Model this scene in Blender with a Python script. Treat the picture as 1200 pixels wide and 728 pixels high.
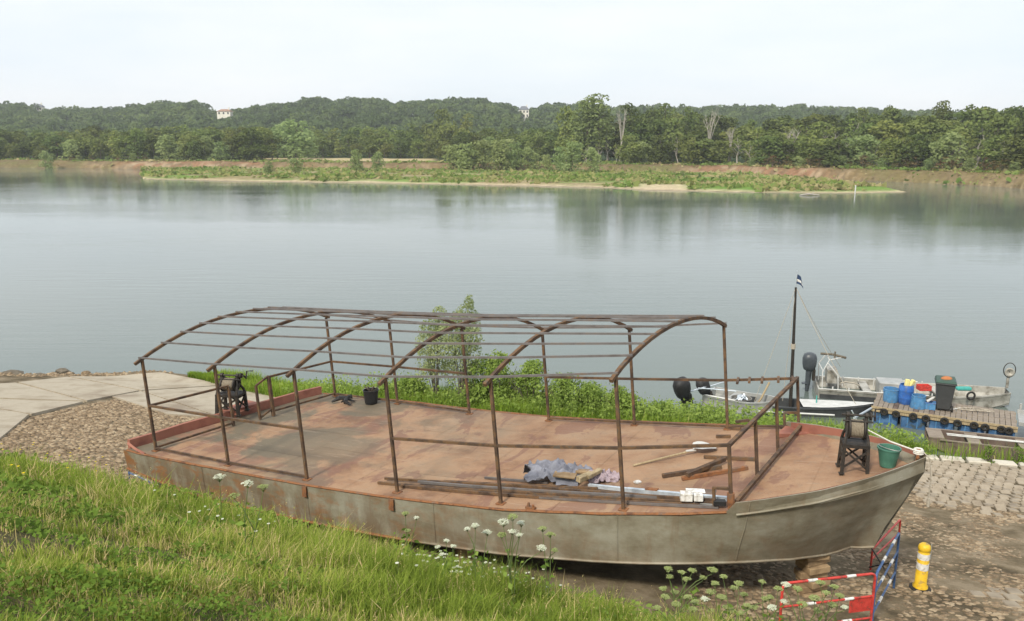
import bpy, bmesh, math, random
import numpy as np
from mathutils import Vector, Matrix
for o in list(bpy.data.objects): bpy.data.objects.remove(o)
random.seed(7); RNG = np.random.default_rng(11)
S = bpy.context.scene
COL = S.collection
# ------------------------------------------------------------------ camera
CZ = 9.2; FPX = 950.0; HORIZON = 165.0
PITCH = math.atan((364 - HORIZON) / FPX)
cam = bpy.data.cameras.new('camera'); camo = bpy.data.objects.new('camera', cam); COL.objects.link(camo)
camo.location = (0, 0, CZ); camo.rotation_euler = (math.pi / 2 - PITCH, 0, 0)
cam.sensor_width = 36; cam.lens = FPX / 1200 * 36; cam.clip_start = .05; cam.clip_end = 8000
S.camera = camo
S.render.resolution_x = 1024; S.render.resolution_y = 621
S.view_settings.view_transform = 'Standard'; S.view_settings.look = 'None'
S.view_settings.exposure = 0.45; S.view_settings.gamma = 1
# ------------------------------------------------------------------ sky and sun
SUN_EL, SUN_AZ = math.radians(44), math.radians(212)   # azimuth clockwise from +Y: behind and left of the camera
W = bpy.data.worlds.new('World'); S.world = W; W.use_nodes = True
nt = W.node_tree; nt.nodes.clear()
N_ = nt.nodes.new; L_ = nt.links.new
wo = N_('ShaderNodeOutputWorld'); bg = N_('ShaderNodeBackground'); sky = N_('ShaderNodeTexSky')
sky.sky_type = 'NISHITA'; sky.sun_disc = False; sky.sun_elevation = SUN_EL; sky.sun_rotation = SUN_AZ
sky.air_density = 1.0; sky.dust_density = 2.0
tc = N_('ShaderNodeTexCoord'); mp = N_('ShaderNodeMapping'); mp.inputs['Scale'].default_value = (1.2, 1.2, 5.5)
nz = N_('ShaderNodeTexNoise'); nz.inputs['Scale'].default_value = 2.2; nz.inputs['Detail'].default_value = 6; nz.inputs['Roughness'].default_value = .55
cr = N_('ShaderNodeValToRGB'); cr.color_ramp.elements[0].position = .30; cr.color_ramp.elements[1].position = .66
cr.color_ramp.elements[0].color = (6.9, 7.5, 8.05, 1); cr.color_ramp.elements[1].color = (8.0, 8.2, 8.45, 1)
mx = N_('ShaderNodeMix'); mx.data_type = 'RGBA'; mx.inputs['Factor'].default_value = .88
L_(tc.outputs['Generated'], mp.inputs['Vector']); L_(mp.outputs['Vector'], nz.inputs['Vector']); L_(nz.outputs['Fac'], cr.inputs['Fac'])
L_(sky.outputs['Color'], mx.inputs[6]); L_(cr.outputs['Color'], mx.inputs[7]); L_(mx.outputs[2], bg.inputs['Color'])
bg.inputs['Strength'].default_value = .1
L_(bg.outputs[0], wo.inputs[0])
sl = bpy.data.lights.new('sun', 'SUN'); sl.energy = 2.9; sl.angle = math.radians(9); sl.color = (1, .93, .80)
so = bpy.data.objects.new('sun', sl); COL.objects.link(so)
sd = Vector((math.sin(SUN_AZ) * math.cos(SUN_EL), math.cos(SUN_AZ) * math.cos(SUN_EL), math.sin(SUN_EL)))
so.rotation_euler = sd.to_track_quat('Z', 'Y').to_euler()

# ------------------------------------------------------------------ geometry of the place
cp, sp = math.cos(PITCH), math.sin(PITCH)
def ray(x, y):
    u = (x - 600) / FPX; v = (364 - y) / FPX
    return (u, cp + v * sp, -sp + v * cp)
def up(x, y, z):                     # photo point on the level z
    r = ray(x, y); t = (z - CZ) / r[2]; return Vector((r[0] * t, r[1] * t, z))
def upY(x, y, Y):                    # photo point at the distance Y
    r = ray(x, y); t = Y / r[1]; return Vector((r[0] * t, Y, CZ + r[2] * t))
def Xat(px, Y, z):
    return (px - 600) / FPX * (Y * cp - (z - CZ) * sp)
def lerp(a, b, t): return a + (b - a) * t
def ss(a, b, x):
    t = np.clip((np.asarray(x, float) - a) / (b - a), 0, 1); return t * t * (3 - 2 * t)
def hash2(i, j, seed=0):
    n = np.sin(i * 127.1 + j * 311.7 + seed * 74.7) * 43758.5453; return n - np.floor(n)
def vnoise(x, y, seed=0):
    x = np.asarray(x, float); y = np.asarray(y, float)
    i = np.floor(x); j = np.floor(y); fx = x - i; fy = y - j
    fx = fx * fx * (3 - 2 * fx); fy = fy * fy * (3 - 2 * fy)
    a = hash2(i, j, seed); b = hash2(i + 1, j, seed); c = hash2(i, j + 1, seed); d = hash2(i + 1, j + 1, seed)
    return a + (b - a) * fx + (c - a) * fy + (a - b - c + d) * fx * fy
def fbm(x, y, seed=0, o=4):
    s = 0; a = .5; t = 0
    for k in range(o):
        s = s + a * vnoise(np.asarray(x) * 2 ** k, np.asarray(y) * 2 ** k, seed + k); t += a; a *= .5
    return s / t
def plane(x, y): return 2.85 - .0478 * (x - 2.5) - .1856 * (y - 11)
TO = np.array([1.1, 9.6]); TD = np.array([-12.54, 7.48]); TD = TD / np.linalg.norm(TD); TN = np.array([-TD[1], TD[0]])
if TN @ (np.array([0, 0]) - TO) < 0: TN = -TN
SHX = [-60, -30, -20, -14.5, -11, -8, 0, 11.0, 12.3, 15, 20, 40, 60]; SHY = [24, 29, 30.6, 31.7, 30.4, 29.0, 27.0, 24.2, 22.15, 21.1, 19.6, 14, 9]
def shore(x): return np.interp(x, SHX, SHY)
def gz(x, y):                        # ground level of the near bank
    x = np.asarray(x, float); y = np.asarray(y, float)
    p = plane(x, y)
    sh = shore(x)
    p = np.where(y < sh, np.maximum(p, .07 + .02 * (sh - y).clip(0, 5)), .07 - (y - sh) * .35)
    p = np.maximum(p, -1.6)
    d = (x - TO[0]) * TN[0] + (y - TO[1]) * TN[1] + .5 * (fbm(x * .35, y * .35, 3) - .5)
    bank = np.minimum(d.clip(0) * .34 - .03 * (1 - np.exp(-d.clip(0))), 2.9)
    bank = bank + ss(.2, 1.5, d) * .22 * (fbm(x * .8, y * .8, 9) - .5)
    return p + bank
def gzf(x, y): return float(gz(x, y))
def gp(px, py, h=0):                 # photo point on the near ground
    z = 2.0
    for _ in range(50):
        P = up(px, py, z + h); z = z * .3 + .7 * gzf(P.x, P.y)
    P = up(px, py, z + h); P.z = z; return P

# ------------------------------------------------------------------ helpers
def link(o, parent=None):
    COL.objects.link(o)
    if parent is not None: o.parent = parent
    return o
class MB:
    def __init__(s): s.v = []; s.f = []
    def add(s, vs, fs):
        n = len(s.v); s.v += [tuple(v) for v in vs]; s.f += [tuple(i + n for i in f) for f in fs]; return s
    def box(s, c, d, rz=0, M=None):
        x, y, z = d[0] / 2, d[1] / 2, d[2] / 2
        vs = [Vector((a, b, e)) for e in (-z, z) for a, b in ((-x, -y), (x, -y), (x, y), (-x, y))]
        R = M if M is not None else Matrix.Rotation(rz, 3, 'Z')
        vs = [R @ v + Vector(c) for v in vs]
        return s.add(vs, [(3, 2, 1, 0), (4, 5, 6, 7), (0, 1, 5, 4), (1, 2, 6, 5), (2, 3, 7, 6), (3, 0, 4, 7)])
    def path(s, pts, r, n=6, closed=False, phase=0, flat=1.0):      # tube along points; r number or list
        pts = [Vector(p) for p in pts]; m = len(pts); rs = r if isinstance(r, (list, tuple)) else [r] * m
        rings = []; upv = None
        for i, p in enumerate(pts):
            if closed: t = (pts[(i + 1) % m] - pts[i - 1])
            else: t = pts[min(i + 1, m - 1)] - pts[max(i - 1, 0)]
            t.normalize()
            if upv is None:
                upv = Vector((0, 0, 1)) if abs(t.z) < .9 else Vector((1, 0, 0))
            a = t.cross(upv)
            if a.length < 1e-4: a = t.cross(Vector((.3, 1, .2)))
            a.normalize(); b = a.cross(t).normalized()
            upv = b
            rings.append([p + (a * math.cos(2 * math.pi * k / n + phase) + b * flat * math.sin(2 * math.pi * k / n + phase)) * rs[i] for k in range(n)])
        vs = [v for R in rings for v in R]; fs = []
        for i in range(m if closed else m - 1):
            j = (i + 1) % m
            for k in range(n):
                l = (k + 1) % n; fs.append((i * n + k, i * n + l, j * n + l, j * n + k))
        if not closed:
            fs.append(tuple(reversed(range(n)))); fs.append(tuple(range((m - 1) * n, m * n)))
        return s.add(vs, fs)
    def bar(s, a, b, w=.04): return s.path([a, b], w * .7071, 4, phase=math.pi / 4)   # square tube
    def tube(s, a, b, r, n=8): return s.path([a, b], r, n)
    def lathe(s, prof, c=(0, 0, 0), n=20, M=None):
        R = M or Matrix.Identity(3); vs = []; fs = []
        for r, z in prof:
            for k in range(n):
                a = 2 * math.pi * k / n; vs.append(R @ Vector((r * math.cos(a), r * math.sin(a), z)) + Vector(c))
        for i in range(len(prof) - 1):
            for k in range(n):
                l = (k + 1) % n; fs.append((i * n + k, i * n + l, (i + 1) * n + l, (i + 1) * n + k))
        return s.add(vs, fs)
    def prism(s, poly, z0, z1):
        n = len(poly); vs = [(p[0], p[1], z0) for p in poly] + [(p[0], p[1], z1) for p in poly]
        return s.add(vs, [tuple(reversed(range(n))), tuple(range(n, 2 * n))] + [(i, (i + 1) % n, n + (i + 1) % n, n + i) for i in range(n)])
    def mesh(s, name, smooth=None, bevel=0):
        me = bpy.data.meshes.new(name); me.from_pydata(s.v, [], s.f)
        bm = bmesh.new(); bm.from_mesh(me); bmesh.ops.recalc_face_normals(bm, faces=bm.faces)
        if bevel: bmesh.ops.bevel(bm, geom=bm.edges[:], offset=bevel, segments=1, affect='EDGES', clamp_overlap=True)
        bm.to_mesh(me); bm.free()
        if smooth:
            me.polygons.foreach_set('use_smooth', [True] * len(me.polygons)); me.set_sharp_from_angle(angle=math.radians(smooth))
        me.update(); return me
def part(name, mb, mat, parent=None, smooth=None, bevel=0, label=None, kind=None, loc=None, rz=0):
    me = mb.mesh(name, smooth, bevel) if isinstance(mb, MB) else mb
    if mat is not None and not me.materials: me.materials.append(mat)
    o = bpy.data.objects.new(name, me); link(o, parent)
    if loc is not None: o.location = loc
    o.rotation_euler.z = rz
    if label: o['label'] = label
    if kind: o['kind'] = kind
    return o
def tag(o, label, cat, group=None):
    o['label'] = label; o['category'] = cat
    if group: o['group'] = group
    return o
def thing(name, label, cat, loc=(0, 0, 0), rz=0, group=None):
    o = bpy.data.objects.new(name, None); link(o); o.empty_display_size = .2
    o.location = loc; o.rotation_euler = (0, 0, rz); return tag(o, label, cat, group)
def dup(root, loc=None, rz=None, label=None, scale=None):
    r = root.copy(); COL.objects.link(r)
    if loc is not None: r.location = loc
    if rz is not None: r.rotation_euler.z = rz
    if scale is not None: r.scale = (scale,) * 3 if isinstance(scale, (int, float)) else scale
    if label: r['label'] = label
    for ch in list(root.children):
        c = ch.copy(); COL.objects.link(c); c.parent = r
        for g in list(ch.children):
            d = g.copy(); COL.objects.link(d); d.parent = c
    return r
def fastmesh(name, V, F, tint=None, smooth=False):      # V (n,3), F (m,k)
    V = np.asarray(V, np.float32); F = np.asarray(F, np.int32); m, k = F.shape
    me = bpy.data.meshes.new(name); me.vertices.add(len(V)); me.vertices.foreach_set('co', V.ravel())
    me.loops.add(m * k); me.loops.foreach_set('vertex_index', F.ravel())
    me.polygons.add(m); me.polygons.foreach_set('loop_start', np.arange(0, m * k, k, dtype=np.int32))
    if smooth: me.polygons.foreach_set('use_smooth', np.ones(m, bool))
    me.update(calc_edges=True)
    if tint is not None:
        a = me.attributes.new('tint', 'FLOAT', 'FACE'); a.data.foreach_set('value', np.asarray(tint, np.float32))
    return me

# ------------------------------------------------------------------ materials
def lin(c): return tuple(c) + (1,)
def newmat(name):
    m = bpy.data.materials.new(name); m.use_nodes = True; t = m.node_tree; t.nodes.clear()
    out = t.nodes.new('ShaderNodeOutputMaterial'); b = t.nodes.new('ShaderNodeBsdfPrincipled'); t.links.new(b.outputs[0], out.inputs[0])
    return m, t, b, out
def ramp(t, src, stops):
    r = t.nodes.new('ShaderNodeValToRGB'); e = r.color_ramp.elements
    while len(e) < len(stops): e.new(.5)
    for i, (p, c) in enumerate(stops): e[i].position = p; e[i].color = lin(c)
    t.links.new(src, r.inputs['Fac']); return r.outputs['Color']
def noise(t, vec, scale, detail=5, rough=.6, dist=0):
    n = t.nodes.new('ShaderNodeTexNoise'); n.inputs['Scale'].default_value = scale; n.inputs['Detail'].default_value = detail
    n.inputs['Roughness'].default_value = rough; n.inputs['Distortion'].default_value = dist
    if vec is not None: t.links.new(vec, n.inputs['Vector'])
    return n.outputs['Fac']
def coords(t, scale=(1, 1, 1), world=False):
    if world: g = t.nodes.new('ShaderNodeNewGeometry'); o = g.outputs['Position']
    else: g = t.nodes.new('ShaderNodeTexCoord'); o = g.outputs['Object']
    m = t.nodes.new('ShaderNodeMapping'); m.inputs['Scale'].default_value = scale; t.links.new(o, m.inputs['Vector']); return m.outputs['Vector']
def mixc(t, fac, a, b, mode='MIX'):
    m = t.nodes.new('ShaderNodeMix'); m.data_type = 'RGBA'; m.blend_type = mode
    for s_, i in ((fac, 0), (a, 6), (b, 7)):
        if hasattr(s_, 'links'): t.links.new(s_, m.inputs[i])
        elif i == 0: m.inputs[0].default_value = s_
        else: m.inputs[i].default_value = lin(s_)
    return m.outputs[2]
def bump(t, b, h, strength=.4, dist=.02):
    n = t.nodes.new('ShaderNodeBump'); n.inputs['Strength'].default_value = strength; n.inputs['Distance'].default_value = dist
    t.links.new(h, n.inputs['Height']); t.links.new(n.outputs[0], b.inputs['Normal'])
def mat(name, stops, scale=6, rough=.6, metal=0, bmp=.3, bscale=None, dist=.01, stretch=(1, 1, 1), detail=5, world=False, spec=.4):
    m, t, b, o = newmat(name); v = coords(t, stretch, world); f = noise(t, v, scale, detail, .68 if detail > 9 else .6)
    if len(stops) == 1: stops = [(.3, tuple(x * .85 for x in stops[0][1])), (.7, tuple(min(1, x * 1.12) for x in stops[0][1]))]
    t.links.new(ramp(t, f, stops), b.inputs['Base Color']); b.inputs['Roughness'].default_value = rough; b.inputs['Metallic'].default_value = metal
    b.inputs['Specular IOR Level'].default_value = spec
    if bmp: bump(t, b, noise(t, v, bscale or scale * 4, 4), bmp, dist)
    return m
def flat(name, c, rough=.5, metal=0, **k): return mat(name, [(0, c)], k.pop('scale', 9), rough, metal, k.pop('bmp', .15), **k)
def veg(name, stops, trans=.3, objvar=.0, rough=.6):
    m = bpy.data.materials.new(name); m.use_nodes = True; t = m.node_tree; t.nodes.clear()
    out = t.nodes.new('ShaderNodeOutputMaterial'); a = t.nodes.new('ShaderNodeAttribute'); a.attribute_name = 'tint'
    c = ramp(t, a.outputs['Fac'], stops)
    if objvar:
        oi = t.nodes.new('ShaderNodeObjectInfo'); hs = t.nodes.new('ShaderNodeHueSaturation')
        mr = t.nodes.new('ShaderNodeMapRange'); mr.inputs[3].default_value = 1 - objvar; mr.inputs[4].default_value = 1 + objvar * 1.1
        t.links.new(oi.outputs['Random'], mr.inputs[0]); t.links.new(mr.outputs[0], hs.inputs['Value'])
        m2 = t.nodes.new('ShaderNodeMath'); m2.operation = 'MULTIPLY'; m2.inputs[1].default_value = 7.31; t.links.new(oi.outputs['Random'], m2.inputs[0])
        m3 = t.nodes.new('ShaderNodeMath'); m3.operation = 'FRACT'; t.links.new(m2.outputs[0], m3.inputs[0])
        m4 = t.nodes.new('ShaderNodeMapRange'); m4.inputs[3].default_value = .482; m4.inputs[4].default_value = .516
        t.links.new(m3.outputs[0], m4.inputs[0]); t.links.new(m4.outputs[0], hs.inputs['Hue']); t.links.new(c, hs.inputs['Color']); c = hs.outputs[0]
    d = t.nodes.new('ShaderNodeBsdfDiffuse'); tr = t.nodes.new('ShaderNodeBsdfTranslucent'); mx = t.nodes.new('ShaderNodeMixShader')
    t.links.new(c, d.inputs[0]); t.links.new(c, tr.inputs[0]); mx.inputs[0].default_value = trans
    t.links.new(d.outputs[0], mx.inputs[1]); t.links.new(tr.outputs[0], mx.inputs[2]); t.links.new(mx.outputs[0], out.inputs[0]); return m

M = {}
M['rust_frame'] = mat('rusted_tube', [(.36, (.065, .042, .03)), (.48, (.105, .066, .042)), (.58, (.17, .095, .045)), (.66, (.11, .085, .065))], 5, .8, .15, .4)
M['purlin'] = mat('bare_steel', [(.3, (.12, .105, .10)), (.55, (.18, .165, .16)), (.75, (.20, .14, .10))], 5, .7, .25, .2)
M['orange_rust'] = mat('orange_rust', [(.35, (.12, .055, .03)), (.5, (.25, .105, .04)), (.63, (.17, .10, .065))], 7, .9, 0, .5)
M['black_iron'] = mat('black_iron', [(.3, (.022, .02, .018)), (.6, (.05, .042, .035)), (.8, (.10, .06, .04))], 14, .6, .3, .3)
M['drum'] = mat('drum_rope', [(.3, (.22, .18, .13)), (.7, (.45, .39, .30))], 30, .9, 0, .8, stretch=(1, 6, 1))
M['rope'] = mat('rope', [(.3, (.30, .26, .20)), (.7, (.48, .44, .37))], 40, .9)
M['white_rope'] = mat('white_rope', [(.3, (.5, .48, .42)), (.7, (.75, .73, .68))], 60, .9)
M['galv'] = mat('galvanised', [(.3, (.42, .47, .52)), (.7, (.66, .72, .78))], 8, .4, .4, .1)
M['grey_metal'] = mat('grey_aluminium', [(.3, (.30, .31, .30)), (.7, (.46, .46, .44))], 3, .45, .3, .2)
M['dirty_alu'] = mat('weathered_aluminium', [(.36, (.17, .155, .125)), (.48, (.34, .325, .285)), (.62, (.44, .425, .38))], 2.8, .5, .2, .2)
M['hull_dark'] = mat('dark_boat_paint', [(.3, (.03, .032, .034)), (.7, (.065, .068, .07))], 4, .5)
M['white_paint'] = mat('dulled_white_paint', [(.3, (.46, .46, .44)), (.7, (.62, .62, .60))], 5, .5)
M['blue_plastic'] = mat('sky_blue_plastic', [(.38, (.12, .20, .30)), (.46, (.06, .20, .40)), (.62, (.11, .27, .48))], 7, .45)
M['deep_blue'] = mat('barrel_blue_plastic', [(.38, (.06, .12, .28)), (.46, (.03, .11, .38)), (.62, (.05, .16, .46))], 7, .4)
M['float_blue'] = mat('float_blue_plastic', [(.36, (.05, .07, .08)), (.46, (.035, .10, .22)), (.62, (.07, .155, .30))], 5, .5)
M['green_plastic'] = mat('bucket_green', [(.3, (.045, .14, .10)), (.7, (.08, .22, .16))], 8, .55)
M['black_plastic'] = flat('black_plastic', (.02, .021, .023), .45)
M['rubber'] = flat('rubber', (.022, .02, .018), .8, bmp=.4)
M['bin_grey'] = flat('bin_grey', (.055, .058, .06), .5)
M['bin_lid'] = flat('bin_green', (.035, .075, .055), .5)
M['orange_cloth'] = flat('orange_cloth', (.42, .16, .06), .8)
M['yellow_foam'] = flat('yellow_foam', (.75, .66, .28), .9)
M['yellow'] = mat('bollard_yellow', [(.37, (.40, .27, .06)), (.44, (.66, .41, .02)), (.62, (.78, .50, .03))], 9, .45)
M['white_band'] = mat('white_band', [(.38, (.42, .39, .34)), (.46, (.64, .63, .60)), (.62, (.78, .78, .76))], 14, .5)
M['red'] = mat('barrier_red', [(.38, (.28, .06, .045)), (.46, (.52, .045, .035)), (.62, (.62, .07, .055))], 14, .45)
M['blue'] = mat('barrier_blue', [(.38, (.08, .10, .16)), (.46, (.04, .10, .24)), (.62, (.08, .15, .32))], 14, .45)
M['plank'] = mat('weathered_plank', [(.3, (.15, .12, .095)), (.55, (.26, .215, .17)), (.8, (.33, .29, .24))], 3, .85, 0, .5, stretch=(1, 6, 6))
M['beam_wood'] = mat('pale_timber', [(.3, (.28, .21, .12)), (.7, (.45, .36, .22))], 4, .8, 0, .4, stretch=(8, 8, 2))
M['old_wood'] = mat('old_boat_wood', [(.3, (.09, .062, .048)), (.6, (.17, .125, .10)), (.8, (.24, .19, .16))], 3, .8, 0, .4)
M['block_wood'] = mat('sleeper_wood', [(.3, (.17, .11, .06)), (.55, (.33, .23, .13)), (.8, (.42, .31, .19))], 5, .9, 0, .6)
M['grey_cloth'] = mat('grey_blue_cloth', [(.3, (.15, .155, .19)), (.7, (.27, .28, .33))], 6, .95, 0, .3)
M['pink_cloth'] = mat('lilac_cloth', [(.3, (.30, .24, .27)), (.7, (.44, .36, .40))], 6, .95, 0, .3)
M['concrete'] = mat('slip_concrete', [(.36, (.25, .20, .145)), (.45, (.35, .30, .225)), (.53, (.40, .35, .27)), (.62, (.30, .25, .18))], .45, .9, 0, .4, 30, detail=11)
M['sett'] = mat('sett_stone', [(.3, (.20, .16, .115)), (.5, (.30, .25, .185)), (.75, (.37, .32, .25))], 2.3, .9, 0, .5, 30, .015, world=True)
M['kerb'] = mat('pale_kerb_stone', [(.3, (.36, .32, .25)), (.5, (.52, .48, .40)), (.75, (.60, .56, .48))], 2.3, .9, 0, .5, 20, .02, world=True)
M['bark'] = mat('bark', [(.3, (.09, .075, .055)), (.7, (.17, .145, .11))], 3, .95)
M['pale_bark'] = mat('pale_bark', [(.3, (.26, .235, .20)), (.7, (.42, .39, .33))], 2, .9)
M['house_wall'] = mat('pale_render', [(.3, (.68, .64, .54)), (.7, (.78, .75, .66))], .6, .9)
M['slate'] = mat('slate_roof', [(.3, (.10, .11, .13)), (.7, (.16, .17, .19))], 1, .7)
M['tile'] = mat('tile_roof', [(.3, (.25, .15, .10)), (.7, (.33, .2, .14))], 1, .8)
M['glass'] = flat('window_glass', (.03, .035, .04), .15, bmp=0)
M['outboard'] = mat('outboard_paint', [(.3, (.045, .055, .065)), (.7, (.075, .085, .095))], 5, .35)
M['bag_black'] = mat('black_cover', [(.3, (.012, .012, .013)), (.7, (.028, .028, .03))], 8, .6, 0, .6)
M['navy'] = flat('navy_cloth', (.03, .055, .12), .9)
M['teal'] = flat('teal_rope', (.06, .34, .30), .7)
M['grey_tub'] = flat('grey_tub', (.20, .19, .17), .6)

# barge deck: red primer, dark damp blotches, greenish grime, weld seams are geometry
m, t, b, o = newmat('deck_primer'); v = coords(t)
base = ramp(t, noise(t, v, .9, 8, .62), [(.34, (.18, .10, .06)), (.44, (.285, .165, .095)), (.54, (.345, .215, .128)), (.68, (.33, .23, .15))])
f1 = ramp(t, noise(t, coords(t, (1.6, .8, 1)), 1.0, 6, .6, .6), [(.53, (0, 0, 0)), (.57, (.6, .6, .6))]); fb = ramp(t, noise(t, v, 4.5, 8, .75, 1.5), [(.54, (0, 0, 0)), (.62, (.4, .4, .4))]); base = mixc(t, fb, base, (.23, .17, .12))
base = mixc(t, f1, base, (.19, .095, .07))
g = t.nodes.new('ShaderNodeTexCoord'); sx = t.nodes.new('ShaderNodeSeparateXYZ'); t.links.new(g.outputs['Object'], sx.inputs[0])
mr = t.nodes.new('ShaderNodeMapRange'); mr.inputs[1].default_value = 1.8; mr.inputs[2].default_value = -3.0; t.links.new(sx.outputs['X'], mr.inputs[0])
f2 = ramp(t, noise(t, v, .75, 6, .6, .5), [(.44, (0, 0, 0)), (.54, (.9, .9, .9))])
f2m = mixc(t, 1.0, f2, mr.outputs[0], 'MULTIPLY')
base = mixc(t, f2m, base, (.135, .12, .085))
f3 = ramp(t, noise(t, v, 14, 5, .7), [(.62, (0, 0, 0)), (.75, (.5, .5, .5))])
base = mixc(t, f3, base, (.27, .12, .055)); f4 = ramp(t, noise(t, v, 34, 9, .75), [(.57, (0, 0, 0)), (.61, (.45, .45, .45))]); base = mixc(t, f4, base, (.16, .09, .06)); f5 = ramp(t, noise(t, coords(t, (.3, 3, 1)), 5, 8, .7), [(.58, (0, 0, 0)), (.64, (.3, .3, .3))]); base = mixc(t, f5, base, (.42, .32, .24))
t.links.new(base, b.inputs['Base Color']); b.inputs['Roughness'].default_value = .72; b.inputs['Specular IOR Level'].default_value = .3
bump(t, b, noise(t, v, 9, 5), .25, .01); M['deck'] = m
M['bulwark'] = mat('bulwark_primer', [(.3, (.20, .075, .055)), (.5, (.32, .13, .09)), (.7, (.27, .12, .08))], 2.2, .75, 0, .3)
# hull: bare grey-olive steel, rust blooms, brown grime low down
m, t, b, o = newmat('hull_steel'); v = coords(t, (1, 1, 1.6))
base = ramp(t, noise(t, v, 1.5, 10, .68), [(.36, (.18, .155, .105)), (.5, (.26, .236, .175)), (.62, (.325, .308, .245))])
g = t.nodes.new('ShaderNodeTexCoord'); sx = t.nodes.new('ShaderNodeSeparateXYZ'); t.links.new(g.outputs['Object'], sx.inputs[0])
mr = t.nodes.new('ShaderNodeMapRange'); mr.inputs[1].default_value = 3.95; mr.inputs[2].default_value = 3.25; t.links.new(sx.outputs['Z'], mr.inputs[0])
v2 = coords(t, (1, 1, .35))
grime = ramp(t, noise(t, v2, 3.2, 6, .65), [(.38, (0, 0, 0)), (.56, (.85, .85, .85))])
base = mixc(t, mixc(t, 1.0, grime, mr.outputs[0], 'MULTIPLY'), base, (.155, .105, .062))
mr2 = t.nodes.new('ShaderNodeMapRange'); mr2.inputs[1].default_value = 3; mr2.inputs[2].default_value = -5.5; mr2.inputs[3].default_value = .12; t.links.new(sx.outputs['X'], mr2.inputs[0])
rs = ramp(t, noise(t, v, 1.7, 9, .75, .6), [(.50, (0, 0, 0)), (.58, (1, 1, 1))])
base = mixc(t, mixc(t, 1.0, rs, mr2.outputs[0], 'MULTIPLY'), base, (.27, .125, .05))
fs = ramp(t, noise(t, coords(t, (3.5, 3.5, .25)), 2.4, 5, .7), [(.56, (0, 0, 0)), (.66, (.32, .32, .32))]); base = mixc(t, fs, base, (.20, .13, .075))
fw = ramp(t, noise(t, coords(t, (.6, .6, 5)), 3.0, 7, .75), [(.55, (0, 0, 0)), (.66, (.22, .22, .22))]); base = mixc(t, fw, base, (.36, .34, .26))
t.links.new(base, b.inputs['Base Color']); b.inputs['Roughness'].default_value = .6; b.inputs['Metallic'].default_value = .1
bump(t, b, noise(t, coords(t, (1, 1, 1)), 1.3, 5, .55), .35, .05); M['hull'] = m
# water
m, t, b, o = newmat('river_water'); v = coords(t, (1, 1, 1), True)
b.inputs['IOR'].default_value = 1.33
patch = noise(t, coords(t, (.010, .035, 1), True), 1.0, 4, .6)
t.links.new(ramp(t, noise(t, coords(t, (.03, .05, 1), True), 1, 3), [(.3, (.112, .14, .126)), (.7, (.132, .16, .142))]), b.inputs['Base Color'])
rr = t.nodes.new('ShaderNodeMapRange'); rr.inputs[1].default_value = .38; rr.inputs[2].default_value = .66; rr.inputs[3].default_value = .02; rr.inputs[4].default_value = .07
t.links.new(patch, rr.inputs[0]); t.links.new(rr.outputs[0], b.inputs['Roughness'])
bs = t.nodes.new('ShaderNodeMapRange'); bs.inputs[1].default_value = .42; bs.inputs[2].default_value = .62; bs.inputs[3].default_value = .07; bs.inputs[4].default_value = .22
t.links.new(patch, bs.inputs[0])
h = noise(t, coords(t, (.14, 1.0, 1), True), 1.5, 5, .6, .2)
nb = t.nodes.new('ShaderNodeBump'); nb.inputs['Distance'].default_value = .12; t.links.new(bs.outputs[0], nb.inputs['Strength'])
t.links.new(h, nb.inputs['Height']); t.links.new(nb.outputs[0], b.inputs['Normal']); M['water'] = m
# near ground: mud, grit and bank soil (world position)
m, t, b, o = newmat('bank_soil'); v = coords(t, (1, 1, 1), True)
a = t.nodes.new('ShaderNodeAttribute'); a.attribute_name = 'zone'
mud = ramp(t, noise(t, v, 1.3, 9, .65), [(.38, (.085, .066, .040)), (.5, (.16, .125, .078)), (.62, (.25, .20, .135))])
soil = ramp(t, noise(t, v, 2.5, 8, .7), [(.35, (.045, .055, .02)), (.55, (.10, .085, .04)), (.72, (.20, .145, .085))])
c = mixc(t, a.outputs['Fac'], mud, soil)
t.links.new(c, b.inputs['Base Color']); b.inputs['Roughness'].default_value = .95; b.inputs['Specular IOR Level'].default_value = .15
bump(t, b, noise(t, v, 12, 6, .7), .7, .04); M['soil'] = m
# far terrain colours from a per-vertex colour
m, t, b, o = newmat('far_ground'); a = t.nodes.new('ShaderNodeAttribute'); a.attribute_name = 'cover'
v = coords(t, (1, 1, 1), True)
c = mixc(t, .7, a.outputs['Color'], ramp(t, noise(t, v, .9, 6, .7), [(.3, (.55, .55, .55)), (.7, (1.25, 1.25, 1.25))]), 'MULTIPLY')
t.links.new(c, b.inputs['Base Color']); b.inputs['Roughness'].default_value = 1; b.inputs['Specular IOR Level'].default_value = .05; M['far'] = m

M['cobble'] = mat('cobble', [(.38, (.12, .085, .05)), (.5, (.23, .165, .10)), (.62, (.36, .28, .185))], 5.5, .9, 0, .3, 30, world=True)
GREEN_A = [(0, (.035, .06, .018)), (.5, (.065, .105, .03)), (.9, (.11, .16, .045)), (1, (.16, .19, .06))]
M['leaf_oak'] = veg('oak_leaves', [(0, (0.083, 0.113, 0.036)), (.5, (0.138, 0.178, 0.055)), (1, (0.209, 0.243, 0.080))], .35, .28)
M['leaf_pale'] = veg('pale_poplar_leaves', [(0, (.15, .19, .07)), (.5, (.23, .28, .10)), (1, (.33, .38, .16))], .4, .1)
M['leaf_light'] = veg('light_leaves', [(0, (.13, .165, .05)), (.5, (.20, .24, .07)), (1, (.28, .31, .10))], .4, .22)
M['leaf_willow'] = veg('willow_leaves', [(0, (.20, .26, .10)), (.5, (.30, .37, .15)), (1, (.38, .44, .20))], .5, .12)
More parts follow.
